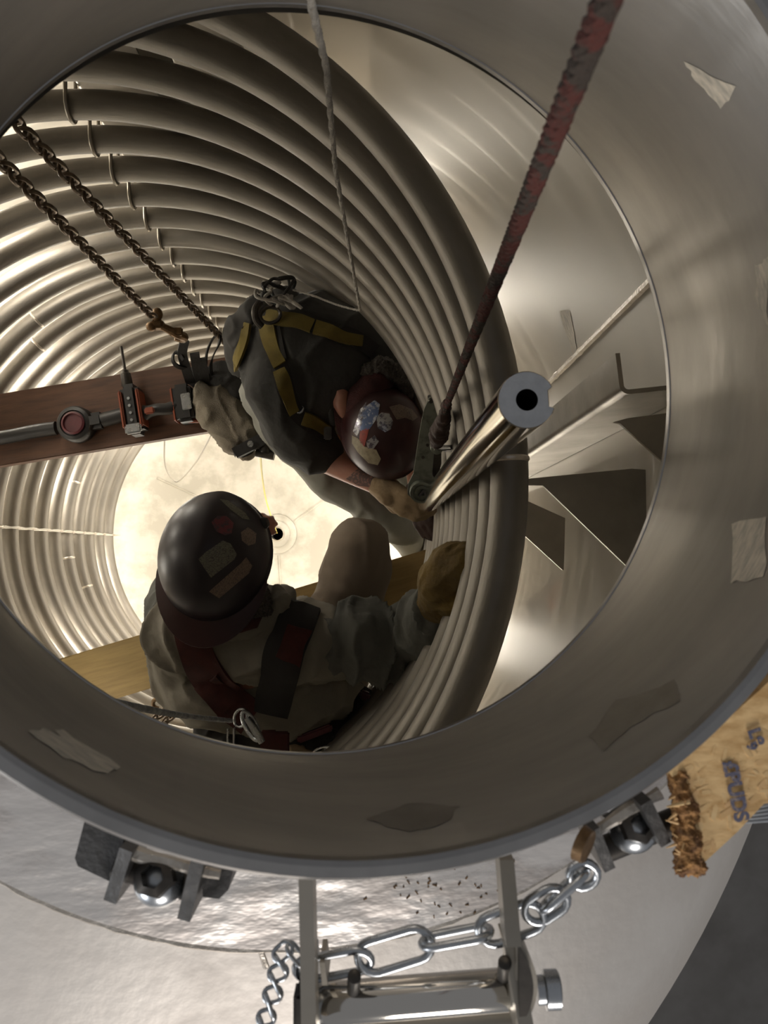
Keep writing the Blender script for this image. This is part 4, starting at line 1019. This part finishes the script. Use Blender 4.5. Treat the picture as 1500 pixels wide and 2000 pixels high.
# lugs with eye nuts
def lug(label, bars, boxes, nut, nr, pin, weld):
    c = hp(*nut); t = thing('clamp_lug', label, 'lug', c)
    for (x0, y0, x1, y1, wd, dz) in bars:
        a = P(x0, y0, dz); b = P(x1, y1, dz+.012); d = (b-a).normalized(); s = Z_.cross(d).normalized()*wd/2
        poly = [a-s, a+s, b+s, b-s]
        MB().prism(poly, (0, 0, -.045)).build('lug_plate', 'lug', t)
    for poly, dz in boxes:
        MB().prism([P(x, y, dz) for x, y in poly], (0, 0, -.03)).build('lug_body', 'lug', t)
    q = P(*nut, .50)
    ax = (P(pin[2], pin[3], .5)-P(pin[0], pin[1], .5)).normalized()
    MB().tube([P(pin[0], pin[1], .505), P(pin[2], pin[3], .505)], .0085, 20).build('hinge_pin', 'darksteel', t)
    MB().ell(q, (ax, Z_.cross(ax), Z_), (nr, nr*.95, nr*.9), 28, 18).build('eye_nut', 'zinc', t)
    MB().lathe([(nr*.62, 0), (nr*.86, nr*.25), (nr*.8, nr*.7), (nr*.45, nr*.9), (nr*.40, nr*.4), (0, nr*.35)], q+Z_*nr*.25+Y_*nr*.35, (Z_+Y_*.35).normalized(), 6).build('nut', 'darksteel', t)
    wp = catmull([P(x, y, .49) for x, y in weld], 6)
    bead(wp, .0038, 6, .5).build('weld_bead', 'weld', t)
lug('dark clamp lug with eye nut on the left below the rim', [(246, 1660, 214, 1762, .0085, .478), (385, 1685, 358, 1798, .0085, .476)],
    [([(165, 1604), (242, 1636), (226, 1716), (215, 1722), (152, 1692), (146, 1676)], .50), ([(392, 1690), (456, 1698), (446, 1738), (428, 1756), (396, 1752)], .50)],
    (312, 1722), .0165, (225, 1688, 385, 1738), [(240, 1655), (280, 1672), (330, 1682), (390, 1700), (430, 1708)])
lug('bright clamp lug with eye nut on the right beside the strand board', [(1160, 1622, 1192, 1700, .0075, .470), (1262, 1568, 1302, 1650, .0075, .468)],
    [([(1188, 1606), (1240, 1580), (1262, 1588), (1265, 1640), (1215, 1660)], .50)],
    (1236, 1622), .0150, (1178, 1660, 1325, 1600), [(1150, 1632), (1200, 1600), (1250, 1570), (1290, 1548)])
t = [o for o in C.objects if o.name.startswith('clamp_lug')][-1]
MB().lathe([(0, .003), (.010, .003), (.011, -.003)], P(1140, 1650, .465), V((.8, -.3, .6)), 24).build('end_washer', 'brass', t)

# big plated chain slung across below the rim, and the small chain hanging from it
bigc = thing('plated_chain', 'bright plated chain of long links slung below the rim', 'chain', P(800, 1840, .49))
def one_link(root, x0, y0, x1, y1, d0, d1, wpx, flat, m='zinc', r=None):
    a = P(x0, y0, d0); b = P(x1, y1, d1); c = (a+b)/2; d = (b-a); L = d.length; d = d.normalized()
    s = Z_.cross(d).normalized(); n = d.cross(s)
    u = (s*math.cos(flat)+n*math.sin(flat)).normalized()
    W = wpx/F*.49; r = r or .0027
    me = link_mesh_data('chain_link', L, W*1.1, r, m, 12)
    mw = Matrix((d, u, d.cross(u))).transposed().to_4x4(); mw.translation = c
    link_mesh('chain_link', me, None, root, mw=mw)
for a in ((1112, 1706, 1166, 1712, .478, .478, 52, .3), (1060, 1775, 1145, 1700, .480, .478, 44, 1.35), (1028, 1790, 1104, 1745, .482, .480, 52, .2),
          (936, 1826, 1060, 1782, .486, .482, 56, .15), (824, 1842, 958, 1818, .490, .486, 52, 1.50), (700, 1878, 842, 1836, .494, .490, 60, .10), (578, 1898, 724, 1872, .498, .494, 56, .45)):
    one_link(bigc, *a)
sm = thing('thin_chain', 'thin bright chain hanging from the end of the long-link chain', 'chain', P(545, 1900, .5))
pts = [(592, 1880), (565, 1848), (540, 1870), (556, 1895), (530, 1905), (545, 1940), (520, 1945), (532, 1985), (508, 1990), (520, 2030)]
for i in range(len(pts)-1):
    (x0, y0), (x1, y1) = pts[i], pts[i+1]; e = 5
    dx, dy = x1-x0, y1-y0; l = math.hypot(dx, dy)
    one_link(sm, x0-dx/l*e, y0-dy/l*e, x1+dx/l*e, y1+dy/l*e, .492, .492, 24, .3 if i % 2 else 1.2, 'zinc', .0014)
# strand board leaning over the rim's edge
ob = thing('strand_board', 'broken corner of pressed strand board with faded blue print', 'board', P(1420, 1560, .47))
top = [(1322, 1548), (1308, 1500), (1396, 1427), (1476, 1355), (1576, 1262), (1700, 1330), (1560, 1560), (1492, 1570), (1440, 1625), (1370, 1690), (1362, 1640), (1356, 1590), (1340, 1540)]
poly = [P(x, y, .47) for x, y in top]
MB().prism(poly, (0, 0, -.011)).build('board_face', 'osb', ob)
edge = [(1322, 1540), (1345, 1530), (1362, 1600), (1366, 1650), (1372, 1690), (1362, 1702), (1322, 1706), (1320, 1650), (1324, 1600)]
voxel_blob('broken_edge', [('c', P(1326, 1515, .474), .006, P(1340, 1600, .474), .0075), ('c', P(1340, 1600, .474), .0075, P(1344, 1680, .474), .0085), ('c', P(1335, 1690, .474), .006, P(1362, 1690, .474), .006)], 'osbedge', ob, .0012, 0, .0025, 160, 3)
rs = random.Random(11)
for i in range(110):                        # the pressed strands, each a thin flake of wood
    cx, cy = rs.uniform(1345, 1500), rs.uniform(1400, 1680)
    if cy < 1560-(cx-1300)*.80-25 or cy > 1690-(cx-1365)*.86-6: continue
    p = P(cx, cy, .4698); a = rs.gauss(1.1, .7); L = rs.uniform(.004, .012); W = rs.uniform(.0012, .0035)
    d = V((math.cos(a), math.sin(a), 0)); s = V((-d.y, d.x, 0)); z = V((0, 0, rs.uniform(-.0001, .0001)))
    pl = [p-d*L/2-s*W*.3, p-d*L*.2-s*W/2, p+d*L*.35-s*W/2, p+d*L/2+s*W*.1, p+d*L*.3+s*W/2, p-d*L*.4+s*W/2]
    MB().prism([q+z for q in pl], (0, 0, -.0012)).build('wood_strand', 'strand' if rs.random() < .62 else 'strand2', ob, smooth=False)
for i in range(14):
    p = P(rs.uniform(1318, 1350), rs.uniform(1540, 1700), .470); a = rs.uniform(2.4, 4.4); L = rs.uniform(.003, .009)
    MB().tube([p, p+V((math.cos(a)*L, math.sin(a)*L, rs.uniform(-.002, .003)))], [.0011, .0003], 5).build('splinter', 'strand2', ob)
MB().tube([P(1345, 1565, .468), P(1302, 1576, .464)], [.0018, .0004], 6).build('splinter', 'strand', ob)
def lettering(txt, px, py, rot, size, m):
    cu = bpy.data.curves.new('lettering', 'FONT'); cu.body = txt; cu.size = size; cu.extrude = .0002; cu.offset = .0005; cu.align_x = 'CENTER'; cu.align_y = 'CENTER'
    o = bpy.data.objects.new('lettering', cu); C.objects.link(o); bpy.context.view_layer.update()
    me = bpy.data.meshes.new_from_object(o.evaluated_get(bpy.context.evaluated_depsgraph_get())); bpy.data.objects.remove(o)
    p = P(px, py, .4682); mw = Matrix.Rotation(rot, 4, 'Z'); mw.translation = p
    me.materials.clear(); me.materials.append(MT[m]); o = link_mesh('lettering', me, None, ob, mw=mw); return o
lettering('\u00a3PUDS', 1436, 1545, math.radians(-79), .0125, 'ink')
lettering('L8', 1476, 1440, math.radians(-72), .0105, 'ink'); lettering('9', 1468, 1458, math.radians(-72), .0085, 'ink')
# bundle of bright wires beyond the board
wb = thing('wire_bundle', 'bundle of bright wires sticking out behind the strand board', 'wires', P(1480, 1590, .49))
for i in range(5): MB().tube(catmull([P(1452, 1606-i*7, .50), P(1480, 1604-i*7, .50), P(1530, 1600-i*9, .50), P(1590, 1590-i*12, .50)], 4), .0011, 8).build('wire', 'zinc', wb)
